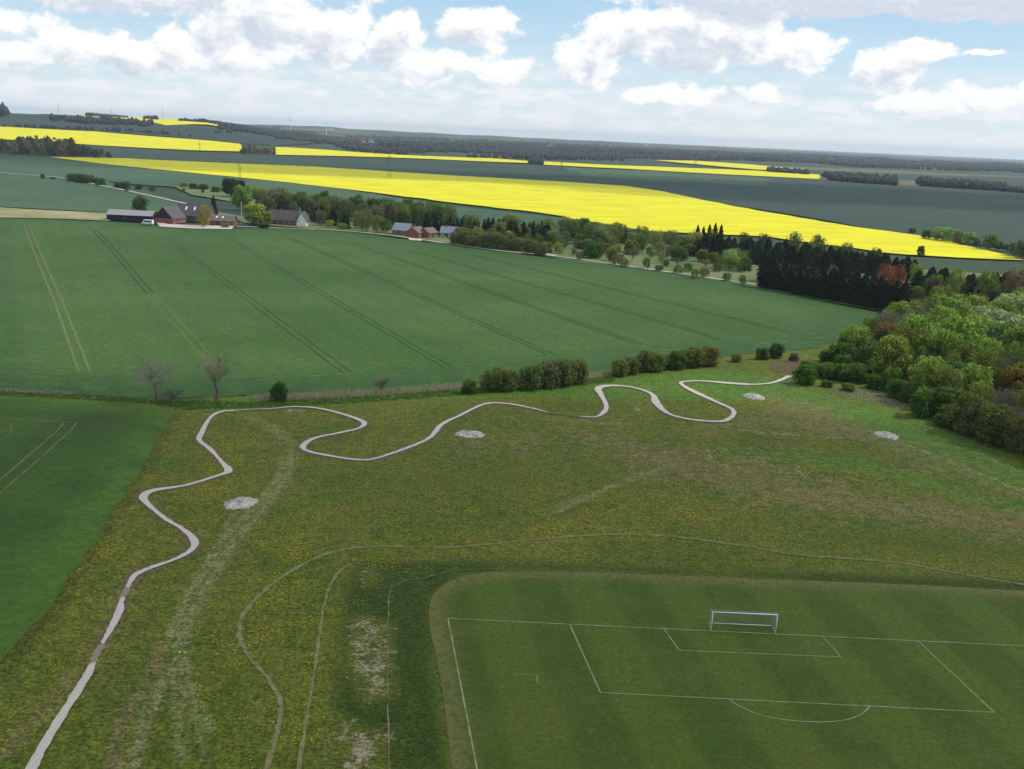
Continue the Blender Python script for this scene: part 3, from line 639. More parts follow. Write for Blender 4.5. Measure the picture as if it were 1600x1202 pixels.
def mk_mesh(vf): m_ = mesh_np('crown', *vf); return m_
KIND = {}
def add_kind(name, crowns, material, trunks=True):
    L = []
    for vf in crowns:
        me_ = mk_mesh(vf); me_.materials.append(material); L.append(me_)
    T_ = []
    if trunks:
        for _ in range(2):
            tm = trunk_mesh(); tm.materials.append(M_bark); T_.append(tm)
    KIND[name] = (L, T_)
add_kind('broad', [crown_broad(34, 150, .046, .16, .5, .85, (.10, .2)) for _ in range(4)], M_leaf)
add_kind('loose', [crown_broad(26, 110, .036, .12, .46, 1.1, (.10, .2)) for _ in range(4)], M_leaf)
add_kind('shrub', [crown_broad(24, 160, .055, .02, .50, .9, (.14, .25)) for _ in range(4)], M_leaf, False)
add_kind('conifer', [crown_cone(1900, .055) for _ in range(3)], M_leaf)
add_kind('pine', [crown_cone(2200, .06, True) for _ in range(3)], M_leaf)
add_kind('bare', [crown_bare() for _ in range(3)], M_twig)
add_kind('thicket', [crown_bare(14, .8) for _ in range(2)], M_twig, False)
add_kind('far', [crown_broad(10, 26, .17, .0, .5, .9, (.18, .3)) for _ in range(4)], M_leaf, False)
add_kind('farcone', [crown_cone(220, .15, True) for _ in range(2)], M_leaf, False)
cnt = {}
ALLT = []
def plant(kind, x, y, h, w_, col, name, label, cat, group=None, jit=.12):
    crowns, trunks = KIND[kind]; k = cnt[kind] = cnt.get(kind, -1)+1
    z = float(terr(x, y))+.1; rz = random.random()*6.28
    c = tuple(max(.002, q*(1+random.uniform(-jit, jit))) for q in col)+(1,)
    if trunks:
        o = empty(name, x, y, z, rz, label, cat, group)
        ch = link('crown', crowns[k % len(crowns)], None, o); ch.color = c; ch.scale = (w_, w_*random.uniform(.85, 1.1), h)
        tk = link('trunk', trunks[k % 2], None, o); tk.scale = (h*.9, h*.9, h*.95)
    else:
        o = link(name, crowns[k % len(crowns)]); o.location = (x, y, z); o.rotation_euler = (0, 0, rz); o.color = c
        o.scale = (w_, w_*random.uniform(.85, 1.1), h); tag(o, label, cat, group)
    ALLT.append((x, y)); return o
def plant_px(kind, px, py, hp, wp, col, name, label, cat, group=None):
    x, y = P1(px, py); s = ppm(x, y); return plant(kind, x, y, hp/s, wp/s, col, name, label, cat, group)
ORD = ['first', 'second', 'third', 'fourth', 'fifth', 'sixth', 'seventh', 'eighth', 'ninth', 'tenth', 'eleventh', 'twelfth', 'thirteenth', 'fourteenth', 'fifteenth', 'sixteenth', 'seventeenth', 'eighteenth', 'nineteenth', 'twentieth']
TENS = {20: 'twenty', 30: 'thirty', 40: 'forty', 50: 'fifty', 60: 'sixty', 70: 'seventy', 80: 'eighty', 90: 'ninety', 100: 'one hundred', 110: 'hundred ten', 120: 'hundred twenty', 130: 'hundred thirty'}
def ordn(i):
    if i < 20: return ORD[i]
    if i >= 100: return 'hundred and '+ordn(i-100) if i > 99 else ''
    n = i+1; return (TENS[n//10*10]+'-'+ORD[n % 10-1]) if n % 10 else TENS[n//10*10][:-1]+'ieth'
def belt(items, noun, where, cat, group, name):
    """items: (kind, px, py, h, w, col); labelled in order from the left"""
    items = sorted(items, key=lambda q: q[1]); n = len(items)
    for i, (kind, px, py, hp, wp, col) in enumerate(items):
        lab = f'{noun}, {ordn(i)} from the left {where}' if n > 1 else f'{noun} {where}'
        plant_px(kind, px, py, hp, wp, col, name, lab, cat, group)
C_YG = (.120, .158, .038); C_OL = (.078, .102, .024); C_MID = (.040, .078, .014); C_DK = (.030, .062, .018); C_SP = (.007, .014, .007); C_GY = (.15, .20, .115); C_BR = (.095, .075, .045); C_OR = (.12, .088, .022)
C_TW = (.30, .25, .20)

# bare trees and single plants at the ditch
plant_px('bare', 243, 630, 74, 64, C_TW, 'bare_tree', 'wide bare tree at the field edge, left of the taller bare one', 'tree', 'leafless trees at the field edge')
plant_px('bare', 338, 626, 84, 48, C_TW, 'bare_tree', 'tall narrow bare tree at the field edge above the path', 'tree', 'leafless trees at the field edge')
plant_px('thicket', 270, 630, 22, 40, (.10, .085, .06), 'bramble_thicket', 'low dark bramble thicket at the foot of the wide bare tree', 'bramble')
plant_px('shrub', 437, 627, 29, 28, C_DK, 'evergreen_bush', 'small dark evergreen bush alone on the ditch right of bare trees', 'bush')
plant_px('thicket', 597, 613, 27, 24, (.13, .10, .06), 'sapling', 'small brown twiggy sapling alone on the ditch', 'sapling')
belt([('shrub', x, y, h, w_, c) for x, y, h, w_, c in [(733, 615, 20, 28, C_MID), (772, 611, 34, 36, (.075, .085, .04)), (795, 611, 32, 34, (.07, .08, .038)), (832, 608, 36, 38, (.08, .09, .042)), (855, 606, 40, 38, (.085, .09, .045)), (882, 603, 40, 40, (.085, .09, .04)), (903, 599, 36, 36, (.075, .09, .035))]] + [('loose', x, y, h, 34, (.10, .11, .05)) for x, y, h in ((783, 608, 30), (812, 608, 26), (843, 604, 38), (868, 602, 42), (893, 599, 34), (760, 611, 24))],
     'round brown-green bush', 'in the larger clump on the ditch', 'bush', 'bushes in the left clump on the ditch', 'ditch_bush')
belt([('shrub', x, y, h, w_, c) for x, y, h, w_, c in [(968, 588, 26, 30, C_OL), (988, 585, 26, 26, (.07, .09, .03)), (1006, 581, 32, 32, (.08, .085, .035)), (1024, 581, 28, 30, C_OL), (1058, 577, 28, 34, C_MID), (1084, 574, 30, 36, (.075, .09, .03)), (1107, 572, 30, 34, (.08, .09, .03)), (1040, 578, 18, 22, C_MID)]] + [('loose', x, y, h, 32, (.10, .11, .045)) for x, y, h in ((978, 584, 26), (1015, 579, 30), (1048, 576, 24), (1070, 573, 28), (1096, 571, 28))],
     'low brown-green bush', 'in the clump above the path loops', 'bush', 'bushes in the right clump on the ditch', 'ditch_bush')
belt([('shrub', x, y, h, w_, c) for x, y, h, w_, c in [(1150, 566, 12, 18, C_OL), (1190, 562, 18, 24, C_DK), (1212, 560, 22, 26, C_DK), (1240, 566, 14, 20, (.10, .085, .05))]],
     'small dark shrub', 'between the bush clump and the wood', 'bush', 'small shrubs beside the path end', 'ditch_bush')
plant_px('shrub', 1258, 601, 30, 36, C_MID, 'hawthorn_bush', 'dark green bush standing alone where the white path ends', 'bush')
plant_px('shrub', 1438, 651, 42, 44, C_MID, 'round_bush', 'bright round bush at the front corner of the wood', 'bush')
plant_px('shrub', 1325, 612, 12, 24, C_OL, 'low_shrub', 'low sprawling shrub on the pale reedy ground before the wood', 'bush')
plant_px('shrub', 1292, 605, 10, 20, C_MID, 'low_shrub', 'tiny shrub right of the bush at the path end', 'bush')

# the wood at the right
def scatter(poly, n, mind, tries=4000):
    W = Pl(poly); x0, y0 = W.min(0); x1, y1 = W.max(0); out = []
    for _ in range(tries):
        p = np.array([random.uniform(x0, x1), random.uniform(y0, y1)])
        if inside(W, p[:1], p[1:])[0] and all((p[0]-q[0])**2+(p[1]-q[1])**2 > mind**2 for q in out): out.append(p)
        if len(out) >= n: break
    return out
def world_belt(pts, noun, where, cat, group, name):
    pts = sorted(pts, key=lambda q: q[1]/max(q[2], 1)); n = len(pts)
    for i, (kind, x, y, h, w_, col) in enumerate(pts):
        plant(kind, x, y, h, w_, col, name, f'{noun}, {ordn(i)} from the left {where}', cat, group)
WOOD = [(1245, 586), (1340, 598), (1420, 618), (1500, 668), (1600, 712), (1760, 770), (1900, 620), (1760, 508), (1600, 508), (1440, 512), (1375, 530), (1300, 556), (1250, 572)]
wp = scatter(WOOD, 230, 4.6, 16000)
cls = dict(a=[], b=[], c=[], d=[], e=[], f=[])
for (x, y) in wp:
    v = np.array([x, y, -H]); px = 800+FPX*(v@RT)/(v@FW); py = 601-FPX*(v@UP)/(v@FW)
    r = random.random()
    if px < 1360 and py > 540: k = 'd' if r < .7 else 'b'
    elif px > 1520 and py < 570: k = 'c' if r < .75 else 'a'
    elif py < 545: k = 'a' if r < .5 else ('b' if r < .78 else 'f')
    elif px > 1480 and py > 640: k = 'f' if r < .45 else ('b' if r < .8 else 'd')
    else: k = 'a' if r < .32 else ('b' if r < .62 else ('d' if r < .8 else ('e' if r < .88 else 'f')))
    base = 6.5+5.*min(1, max(0, (px-1260)/200)); h = base*random.uniform(.6, 1.25)*(.75 if py > 600 and px < 1450 else 1)
    if k == 'a': cls[k].append(('broad', x, y, h, h*random.uniform(.75, .95), C_YG if r < .4 else (.095, .135, .024)))
    if k == 'b': cls[k].append(('loose', x, y, h, h*random.uniform(.75, .9), C_OL))
    if k == 'c': cls[k].append(('broad', x, y, h*.95, h*1.05, C_GY))
    if k == 'd': cls[k].append(('shrub', x, y, h*.62, h*.85, C_MID))
    if k == 'e': cls[k].append(('broad', x, y, h*.75, h*.75, C_OR))
    if k == 'f': cls[k].append(('bare' if px < 1480 else 'thicket', x, y, h*.85, h*.9, (.17, .155, .10)))
EDGE = Pl([(1262, 588), (1345, 600), (1410, 622), (1452, 648), (1500, 678), (1600, 714), (1740, 765)])
for q in range(34):
    u_ = (q+random.random()*.6)/34*6; x, y = np.interp(u_, range(7), EDGE[:, 0]), np.interp(u_, range(7), EDGE[:, 1]); y += random.uniform(-1.2, 5); x += random.gauss(0, 1.2)
    if u_ > 4: cls[random.choice('fffb')].append((random.choice(['thicket', 'loose', 'shrub']), x, y, random.uniform(5, 8), random.uniform(6, 8), random.choice([(.085, .08, .04), C_OL, (.07, .085, .025)])))
    else: cls['d'].append(('shrub', x, y, random.uniform(1.8, 5.2), random.uniform(2.5, 6), random.choice([C_MID, (.06, .10, .02), C_OL, (.05, .085, .018)])))
GW = 'trees of the wood beside the meadow'
world_belt(cls['a'], 'yellow-green leafy tree', 'in the wood', 'tree', GW, 'birch_tree')
world_belt(cls['b'], 'thin-leaved olive tree', 'in the wood', 'tree', GW, 'young_tree')
world_belt(cls['c'], 'pale grey-green willow', 'in the wood', 'tree', GW, 'willow_tree')
world_belt(cls['d'], 'dark green rounded bush', 'in the wood', 'bush', 'bushes of the wood beside the meadow', 'hawthorn_bush')
world_belt(cls['e'], 'orange-brown young tree', 'in the wood', 'tree', GW, 'young_tree')
world_belt(cls['f'], 'leafless greyish tree', 'in the wood', 'tree', GW, 'bare_tree')
plant_px('bare', 1383, 545, 66, 44, (.30, .25, .21), 'blossoming_tree', 'pale pinkish bare tree at the back corner of the wood', 'tree')
plant_px('broad', 1335, 560, 50, 46, (.15, .17, .04), 'young_tree', 'olive-yellow tree rising over the bushes at the wood tip', 'tree')

# red tree and spruce belts
plant_px('loose', 1388, 476, 62, 62, (.125, .034, .030), 'copper_beech', 'copper red beech rising over the dark spruces', 'tree')
plant_px('broad', 1458, 486, 50, 34, (.075, .032, .026), 'copper_beech', 'smaller dull red tree right of the copper beech', 'tree')
fr = []
for k in range(26):
    f = k/25; x = 1190+f*215; y = 449+f*40; fr.append(('pine', x+random.gauss(0, 1.5), y, random.uniform(38, 48)+3*f, random.uniform(26, 34), C_SP))
belt(fr, 'dark spruce', 'in the front row facing the wheat field', 'tree', 'front row of dark spruces', 'spruce_tree')
fl = [(random.choice(['loose', 'loose', 'broad', 'pine']), 1425+k*11+random.gauss(0, 3), 482+k*.9+random.gauss(0, 5), random.uniform(26, 40), random.uniform(24, 34), random.choice([C_OL, C_SP, C_BR, C_MID, (.06, .07, .03)])) for k in range(22)]
belt(fl, 'mixed tree', 'between the wood and the short spruces', 'tree', 'mixed trees behind the wood', 'young_tree')
b2 = []
for k in range(22):
    f = k/21; x = 1195+f*215+random.gauss(0, 3); y = 440+f*36; b2.append(('pine', x, y, random.uniform(36, 44), random.uniform(28, 38), (.010, .018, .008)))
belt(b2, 'dark spruce', 'in the second row behind the front spruces', 'tree', 'second row of dark spruces', 'spruce_tree')
bk = []
for k in range(60):
    f = k/59; x = 1078+f*352+random.gauss(0, 3); y = 402+f*34+random.gauss(0, 2)+(0 if f > .1 else -4)
    hh = random.uniform(34, 44) if 1080 < x < 1320 else random.uniform(30, 38)
    bk.append(('pine' if random.random() < .75 else 'conifer', x, y, hh*.9, random.uniform(26, 36), C_SP if random.random() < .7 else (.016, .03, .012)))
belt(bk, 'tall dark spruce', 'in the long belt below the rapeseed', 'tree', 'long belt of dark spruces', 'spruce_tree')
bk = []
for k in range(24):
    x = 1430+k*11+random.gauss(0, 3); bk.append(('pine', x, 452+(x-1430)*.06+random.gauss(0, 3), random.uniform(26, 34), random.uniform(30, 40), (.012, .022, .009)))
belt(bk, 'short dark spruce', 'in the belt right of the copper beech', 'tree', 'dark spruces behind the wood', 'spruce_tree')
gr_ = []
for x, y, h, w_, c in [(1112, 402, 42, 22, (.05, .065, .02)), (1160, 404, 40, 24, (.045, .06, .02)), (1190, 408, 42, 28, (.05, .065, .02)), (1238, 410, 46, 30, (.055, .07, .025)), (1275, 414, 46, 34, (.05, .065, .02)), (1320, 420, 40, 30, (.05, .06, .02)), (1365, 424, 36, 28, (.045, .06, .02)), (1215, 412, 30, 26, C_OL), (1262, 416, 38, 30, (.07, .09, .035)), (1300, 420, 36, 28, (.075, .095, .04)), (1340, 424, 30, 26, C_OL), (1222, 440, 26, 22, C_OR), (1258, 446, 28, 24, C_OL), (1299, 452, 36, 24, C_BR), (1330, 456, 28, 26, (.08, .09, .05)), (1430, 452, 40, 28, C_YG), (1490, 462, 44, 34, C_YG), (1540, 470, 46, 40, C_OL), (1580, 470, 50, 44, C_BR), (1140, 420, 30, 30, C_GY)]:
    gr_.append(('loose', x, y, h, w_, c))
belt(gr_, 'light leafy tree', 'growing among the dark spruces', 'tree', 'leafy trees among the dark spruces', 'young_tree')
plant_px('shrub', 1438, 400, 15, 13, C_DK, 'round_tree', 'small dark round tree alone on the rapeseed edge', 'tree')

# mixed scrub strip in the middle
sc_ = []
for k in range(130):
    f = random.random(); x = 705+f*460; yb = np.interp(x, [700, 870, 1000, 1180], [377, 399, 414, 428])-random.uniform(0, 1)*np.interp(x, [700, 870, 1100, 1180], [12, 32, 34, 16])
    c = random.choice([C_OL, C_MID, (.10, .12, .05), (.13, .15, .05), (.095, .115, .035), (.08, .10, .03), C_OL])
    kd = random.choice(['shrub', 'loose', 'loose', 'loose', 'broad', 'bare']); h = random.uniform(12, 30)*(1.15 if yb < np.interp(x, [700, 870, 1180], [370, 385, 412]) else .85)
    sc_.append((kd, x, yb, h, h*random.uniform(.9, 1.3), c))
belt(sc_, 'scrub tree', 'in the strip beyond the wheat', 'tree', 'scrub strip beyond the wheat field', 'scrub_tree')
sc_ = []
for k in range(18):
    x = 712+k*8.2; sc_.append(('shrub', x+random.gauss(0, 2), np.interp(x, [700, 870], [381, 400])+random.gauss(0, 1), random.uniform(17, 25), random.uniform(17, 26), (.07, .09, .035) if k % 3 else (.11, .10, .05)))
belt(sc_, 'dense dark bush', 'in the hedge along the wheat edge', 'bush', 'hedge bushes right of the houses', 'hedge_bush')
sc_ = []
for x, y in [(905, 407), (962, 414), (975, 418), (1010, 420), (1060, 428), (1075, 424), (1100, 434), (1135, 440), (1160, 446), (1030, 424), (1120, 425), (1085, 436)]:
    sc_.append(('loose', x, y, random.uniform(9, 17), random.uniform(14, 26), random.choice([C_MID, C_OL, C_BR, C_DK])))
belt(sc_, 'small hedge shrub', 'along the far gravel road', 'bush', 'shrubs along the far gravel road', 'roadside_shrub')
sc_ = [('pine', 1088+k*9, 388+k*.6, random.uniform(32, 40), 17, C_SP) for k in range(5)]+[('pine', x, y, h, 16, C_SP) for x, y, h in [(818, 386, 38), (832, 388, 42), (806, 384, 34), (966, 380, 26), (976, 381, 28)]]
belt(sc_, 'upright dark fir', 'rising above the light scrub', 'tree', 'single dark firs in the scrub', 'fir_tree')

# belt behind the houses
bb = []
for k in range(78):
    f = k/77; x = 405+f*300+random.gauss(0, 3); y = 329+f*28+random.gauss(0, 4); c = random.choice([C_OL, C_MID, (.065, .075, .04), (.09, .085, .055), C_MID])
    bb.append((random.choice(['broad', 'loose']), x, y, random.uniform(24, 36), random.uniform(20, 30), c))
belt(bb, 'dull green tree', 'in the belt behind the houses', 'tree', 'leafy belt behind the houses', 'field_tree')
bb = []
for k in range(44):
    f = k/43; x = 655+f*200+random.gauss(0, 2); y = 362+f*22+random.gauss(0, 2)
    bb.append(('pine', x, y, random.uniform(24, 34), random.uniform(16, 22), C_SP if k % 4 else C_DK))
belt(bb, 'dark conifer', 'in the belt right of the brick house', 'tree', 'conifers behind the brick house', 'fir_tree')
bb = [(random.choice(['pine', 'conifer']), 490+k*7.+random.gauss(0, 2), 346+k*1.5, random.uniform(20, 30), random.uniform(14, 20), C_SP if k % 3 else C_DK) for k in range(9)]
belt(bb, 'dark garden conifer', 'right of the white gabled house', 'tree', 'garden conifers by the white gable', 'fir_tree')
bb = [('loose', x, y, h, w_, c) for x, y, h, w_, c in [(500, 353, 24, 26, C_BR), (515, 356, 12, 18, C_YG), (535, 359, 10, 20, C_YG), (560, 358, 28, 24, (.10, .10, .06)), (572, 362, 30, 26, C_OL), (590, 364, 26, 26, C_OL), (603, 365, 22, 24, C_MID), (633, 352, 20, 22, C_YG), (676, 364, 18, 16, (.05, .07, .05)), (545, 348, 34, 22, C_MID)]]
belt(bb, 'garden tree', 'between the white gable and brick houses', 'tree', 'garden trees between the two houses', 'garden_tree')
# farm garden
for kind, px, py, h, w_, c, nm, lb in [
    ('broad', 220, 334, 27, 27, C_MID, 'round_tree', 'dense round green tree right behind the long black barn'),
    ('conifer', 334, 337, 31, 20, C_SP, 'fir_tree', 'single dark pointed fir beside the farmhouse roof'),
    ('loose', 319, 356, 35, 24, (.17, .16, .04), 'garden_tree', 'yellow-olive tree before the farmhouse roof'),
    ('broad', 380, 330, 40, 38, C_YG, 'garden_tree', 'tallest bright yellow-green tree right of the farm'),
    ('broad', 398, 352, 34, 42, (.17, .18, .04), 'garden_tree', 'wide yellow-green tree below the tall bright one'),
    ('broad', 415, 352, 22, 26, (.14, .14, .04), 'garden_tree', 'lower olive tree touching the white gabled house roof'),
    ('broad', 360, 308, 28, 34, (.018, .028, .018), 'dark_tree', 'broad very dark tree behind the bright garden trees'),
    ('broad', 376, 302, 20, 22, (.022, .03, .02), 'dark_tree', 'smaller very dark tree crown right behind the broad one'),
    ('shrub', 400, 312, 18, 26, C_YG, 'garden_bush', 'bright bush right of the tall bright tree'),
    ('shrub', 352, 357, 8, 14, C_YG, 'garden_bush', 'low bright bush before the brick outbuilding'),
    ('shrub', 412, 357, 9, 20, C_DK, 'garden_bush', 'low dark hedge bush left of the white gabled house')]:
    plant_px(kind, px, py, h, w_, c, nm, lb, 'bush' if 'bush' in nm else 'tree')
belt([('shrub', x, y, h, w_, C_DK if k % 2 else C_MID) for k, (x, y, h, w_) in enumerate([(67, 280, 8, 8), (83, 281, 4, 8), (112, 284, 12, 18), (124, 286, 14, 22), (138, 287, 13, 22), (149, 288, 10, 16), (160, 291, 12, 14), (186, 295, 10, 16), (196, 296, 12, 20), (217, 297, 9, 12), (238, 298, 6, 12)])],
     'dark roadside bush', 'along the far left road', 'bush', 'bushes along the far left road', 'roadside_bush')
belt([('shrub', x, y, h, w_, c) for x, y, h, w_, c in [(287, 293, 8, 12, C_YG), (302, 296, 9, 16, C_DK), (318, 297, 9, 18, C_DK), (337, 301, 9, 18, C_MID), (352, 300, 9, 16, C_YG), (287, 299, 4, 6, C_MID), (317, 302, 7, 5, C_DK)]],
     'small pasture bush', 'on the pasture behind the farm', 'bush', 'bushes on the pasture behind the farm', 'pasture_bush')
# left far farm trees
lf = []
for k in range(34):
    x = -10+k*5.6+random.gauss(0, 2); hh = np.interp(x, [0, 60, 110, 140, 175], [18, 26, 23, 15, 7])*random.uniform(.8, 1.15)
    lf.append(('far', x, 240+x*.04+random.gauss(0, 1.2), hh, hh*.8, random.choice([(.05, .05, .03), (.07, .06, .04), (.04, .05, .025), (.09, .08, .055)])))
belt(lf, 'brownish far tree', 'round the far red farm', 'tree', 'trees round the far red farm', 'far_tree')
rt = []
for x, y, h, w_, c in [(1448, 374, 14, 20, C_DK), (1465, 376, 20, 26, C_GY), (1480, 378, 22, 28, C_GY), (1497, 381, 22, 26, (.13, .15, .09)), (1513, 384, 21, 26, C_GY), (1525, 385, 14, 16, (.12, .15, .09)), (1545, 391, 26, 30, (.10, .14, .07)), (1560, 391, 14, 16, C_MID), (1583, 401, 22, 24, (.10, .13, .07)), (1597, 405, 30, 30, (.07, .10, .05)), (1572, 392, 10, 12, C_MID), (1425, 365, 8, 14, (.06, .06, .04)), (1612, 406, 32, 30, (.07, .10, .05))]:
    rt.append(('broad', x, y, h, w_, c))
belt(rt, 'grey-green round tree', 'at the right end of the rapeseed', 'tree', 'round trees at the end of the rapeseed', 'field_tree')

# trees of the middle distance, one by one
mid = []
for k in range(14): mid.append(('far', 378+k*3.9, 241-.0*k, random.uniform(7, 14), random.uniform(6, 9), random.choice([(.10, .09, .05), (.06, .055, .04), (.14, .13, .06)])))
belt(mid, 'small distant tree', 'in the gap between the far rapeseed fields', 'tree', 'trees between the far rapeseed fields', 'far_tree')

# far woods that read as masses
def forest(name, poly, sp_, hgt, cols, layer=0):
    W = Pl(poly); x0, y0 = W.min(0); x1, y1 = W.max(0)
    n = int((x1-x0)*(y1-y0)/(sp_*sp_)*1.3); n = min(n, 80000)
    X = rng.uniform(x0, x1, n); Y = rng.uniform(y0, y1, n); k = inside(W, X, Y)&((np.sin(X/97+Y/310+sp_)+np.sin(Y/173-X/61)+np.sin(X/233+1)*np.sin(Y/420)+rng.normal(0, .35, n)) > (-.45 if (x1-x0)*(y1-y0) > 4e5 else -9)); X, Y = X[k][:6000], Y[k][:6000]; n = len(X)
    Z = terr(X, Y); h = hgt*rng.uniform(.6, 1.25, n); w_ = h*rng.uniform(.35, .6, n)
    ic = np.array([(math.cos(a)*r, math.sin(a)*r, z) for z, r, st in ((0, .5, 0), (.45, 1., .4), (.8, .7, 0)) for a in [st+i*2*math.pi/6 for i in range(6)]]+[(0, 0, 1.)])
    base = ic[None]*(1+rng.normal(0, .13, (n, 19, 3))); base[:, :, 0] *= w_[:, None]; base[:, :, 1] *= w_[:, None]; base[:, :, 2] *= h[:, None]
    V = base+np.stack([X, Y, Z-.5], 1)[:, None]
    F = [(a*6+i, a*6+(i+1) % 6, (a+1)*6+(i+1) % 6, (a+1)*6+i) for a in (0, 1) for i in range(6)]+[(12+i, 12+(i+1) % 6, 18, 18) for i in range(6)]
    Fq = [f for f in F[:12]]; Ft = [(12+i, 12+(i+1) % 6, 18) for i in range(6)]
    Tq = []
    for f in Fq: Tq += [(f[0], f[1], f[2]), (f[0], f[2], f[3])]
    T3 = np.array(Tq+Ft); FF = (T3[None]+(np.arange(n)*19)[:, None, None]).reshape(-1, 3)
    m_ = mat(name, lambda t: t.mix(t.noise(t.pos(), .02, 4, .7), *cols))
    o = link(name, mesh_np(name, V.reshape(-1, 3), FF), m_); o['kind'] = 'stuff'; return o
DKF = ((.010, .018, .018), (.028, .036, .032)); BRF = ((.020, .024, .026), (.050, .046, .044)); GRF = ((.022, .034, .018), (.055, .066, .034))
forest('far_wood', [(505, 222), (640, 227), (800, 228), (1000, 236), (1200, 244), (1420, 258), (1400, 262), (1180, 252), (1000, 252), (820, 250), (660, 245), (540, 234)], 17, 10, BRF)
forest('dark_wood', [(590, 226), (700, 228), (830, 230), (830, 236), (700, 236), (600, 231)], 15, 15, DKF)
forest('dark_wood', [(860, 234), (980, 236), (1100, 240), (1180, 246), (1260, 252), (1250, 256), (1100, 248), (900, 242)], 15, 15, DKF)
forest('far_wood', [(1180, 240), (1350, 248), (1620, 259), (1640, 270), (1500, 267), (1350, 262), (1240, 256)], 16, 11, DKF)
forest('far_wood', [(1285, 276), (1400, 284), (1400, 291), (1300, 284)], 9, 10, DKF)
forest('far_wood', [(1430, 286), (1510, 291), (1570, 296), (1565, 300), (1500, 296), (1440, 292)], 9, 11, DKF)
forest('hedgerow', [(1560, 297), (1640, 303), (1640, 306), (1560, 300)], 8, 8, DKF)
forest('hedgerow', [(828, 252), (848, 254), (848, 259), (828, 257)], 6, 9, DKF)
forest('hedgerow', [(1200, 266), (1262, 271), (1262, 274), (1200, 270)], 8, 8, DKF)
forest('far_wood', [(420, 212), (560, 218), (580, 224), (520, 226), (430, 218)], 16, 10, GRF)
forest('hedgerow', [(80, 186), (150, 189), (240, 195), (230, 199), (130, 194), (80, 190)], 14, 12, DKF)
forest('hedgerow', [(135, 181.5), (200, 183.5), (200, 185), (135, 183)], 14, 11, DKF)
forest('hedgerow', [(226, 185.5), (245, 187), (245, 188.5), (226, 187)], 14, 11, DKF)
forest('far_wood', [(270, 190), (340, 193), (440, 200), (430, 204), (330, 198)], 18, 10, DKF)
forest('hedgerow', [(-20, 179), (10, 179.5), (10, 183), (-20, 183)], 12, 22, DKF)
forest('hedgerow', [(-60, 200), (40, 200), (200, 207), (300, 214), (300, 213), (200, 205.5), (40, 198.5)], 14, 9, BRF)
forest('far_wood', [(340, 203), (480, 212), (560, 222), (500, 222), (420, 214)], 18, 10, DKF)
# hazy mosaic of woods and hedges towards the skyline
for k in range(46):
    x = 330+k*28+random.uniform(-20, 20); yb = 175+x*.0467+random.choice([random.uniform(9, 12), random.uniform(11, 20)]); L = random.uniform(20, 90)
    forest('hedgerow', [(x, yb), (x+L, yb+L*.047), (x+L, yb+L*.047+1.6), (x, yb+1.6)], 28, 11, random.choice([DKF, GRF, BRF]))

# ------------------------------------------------------------------ buildings
M_brick = mat('red_brick', lambda t: t.mix(t.noise(t.obj(), 3, 4), (.22, .075, .05), (.33, .12, .08)))
M_brown = mat('brown_brick', lambda t: t.mix(t.noise(t.obj(), 3, 4), (.13, .07, .05), (.20, .11, .08)))
M_whitewall = mat('white_wall', (.78, .76, .68)); M_black = mat('black_boards', (.022, .027, .040)); M_greywall = mat('grey_wall', (.34, .35, .35))
def roofm(n, a, b): return mat(n, lambda t: t.mix(t.noise(t.obj(), 1.2, 5, .7), a, b), .8)
M_fibre = roofm('fibre_cement_roof', (.20, .19, .19), (.34, .32, .32)); M_slate = roofm('dark_roof', (.065, .06, .068), (.12, .105, .115)); M_thatch = roofm('thatch_roof', (.06, .05, .052), (.12, .10, .10)); M_brownroof = roofm('brown_tile_roof', (.11, .085, .08), (.18, .14, .13)); M_blue = roofm('blue_grey_roof', (.13, .155, .20), (.21, .235, .29))
M_redroof = roofm('red_tile_roof', (.26, .07, .045), (.34, .11, .07))
M_glass = mat('window_glass', (.03, .04, .05), .15); M_frame = mat('window_frame', (.75, .75, .72), .5); M_door = mat('door_paint', (.09, .06, .045), .6)
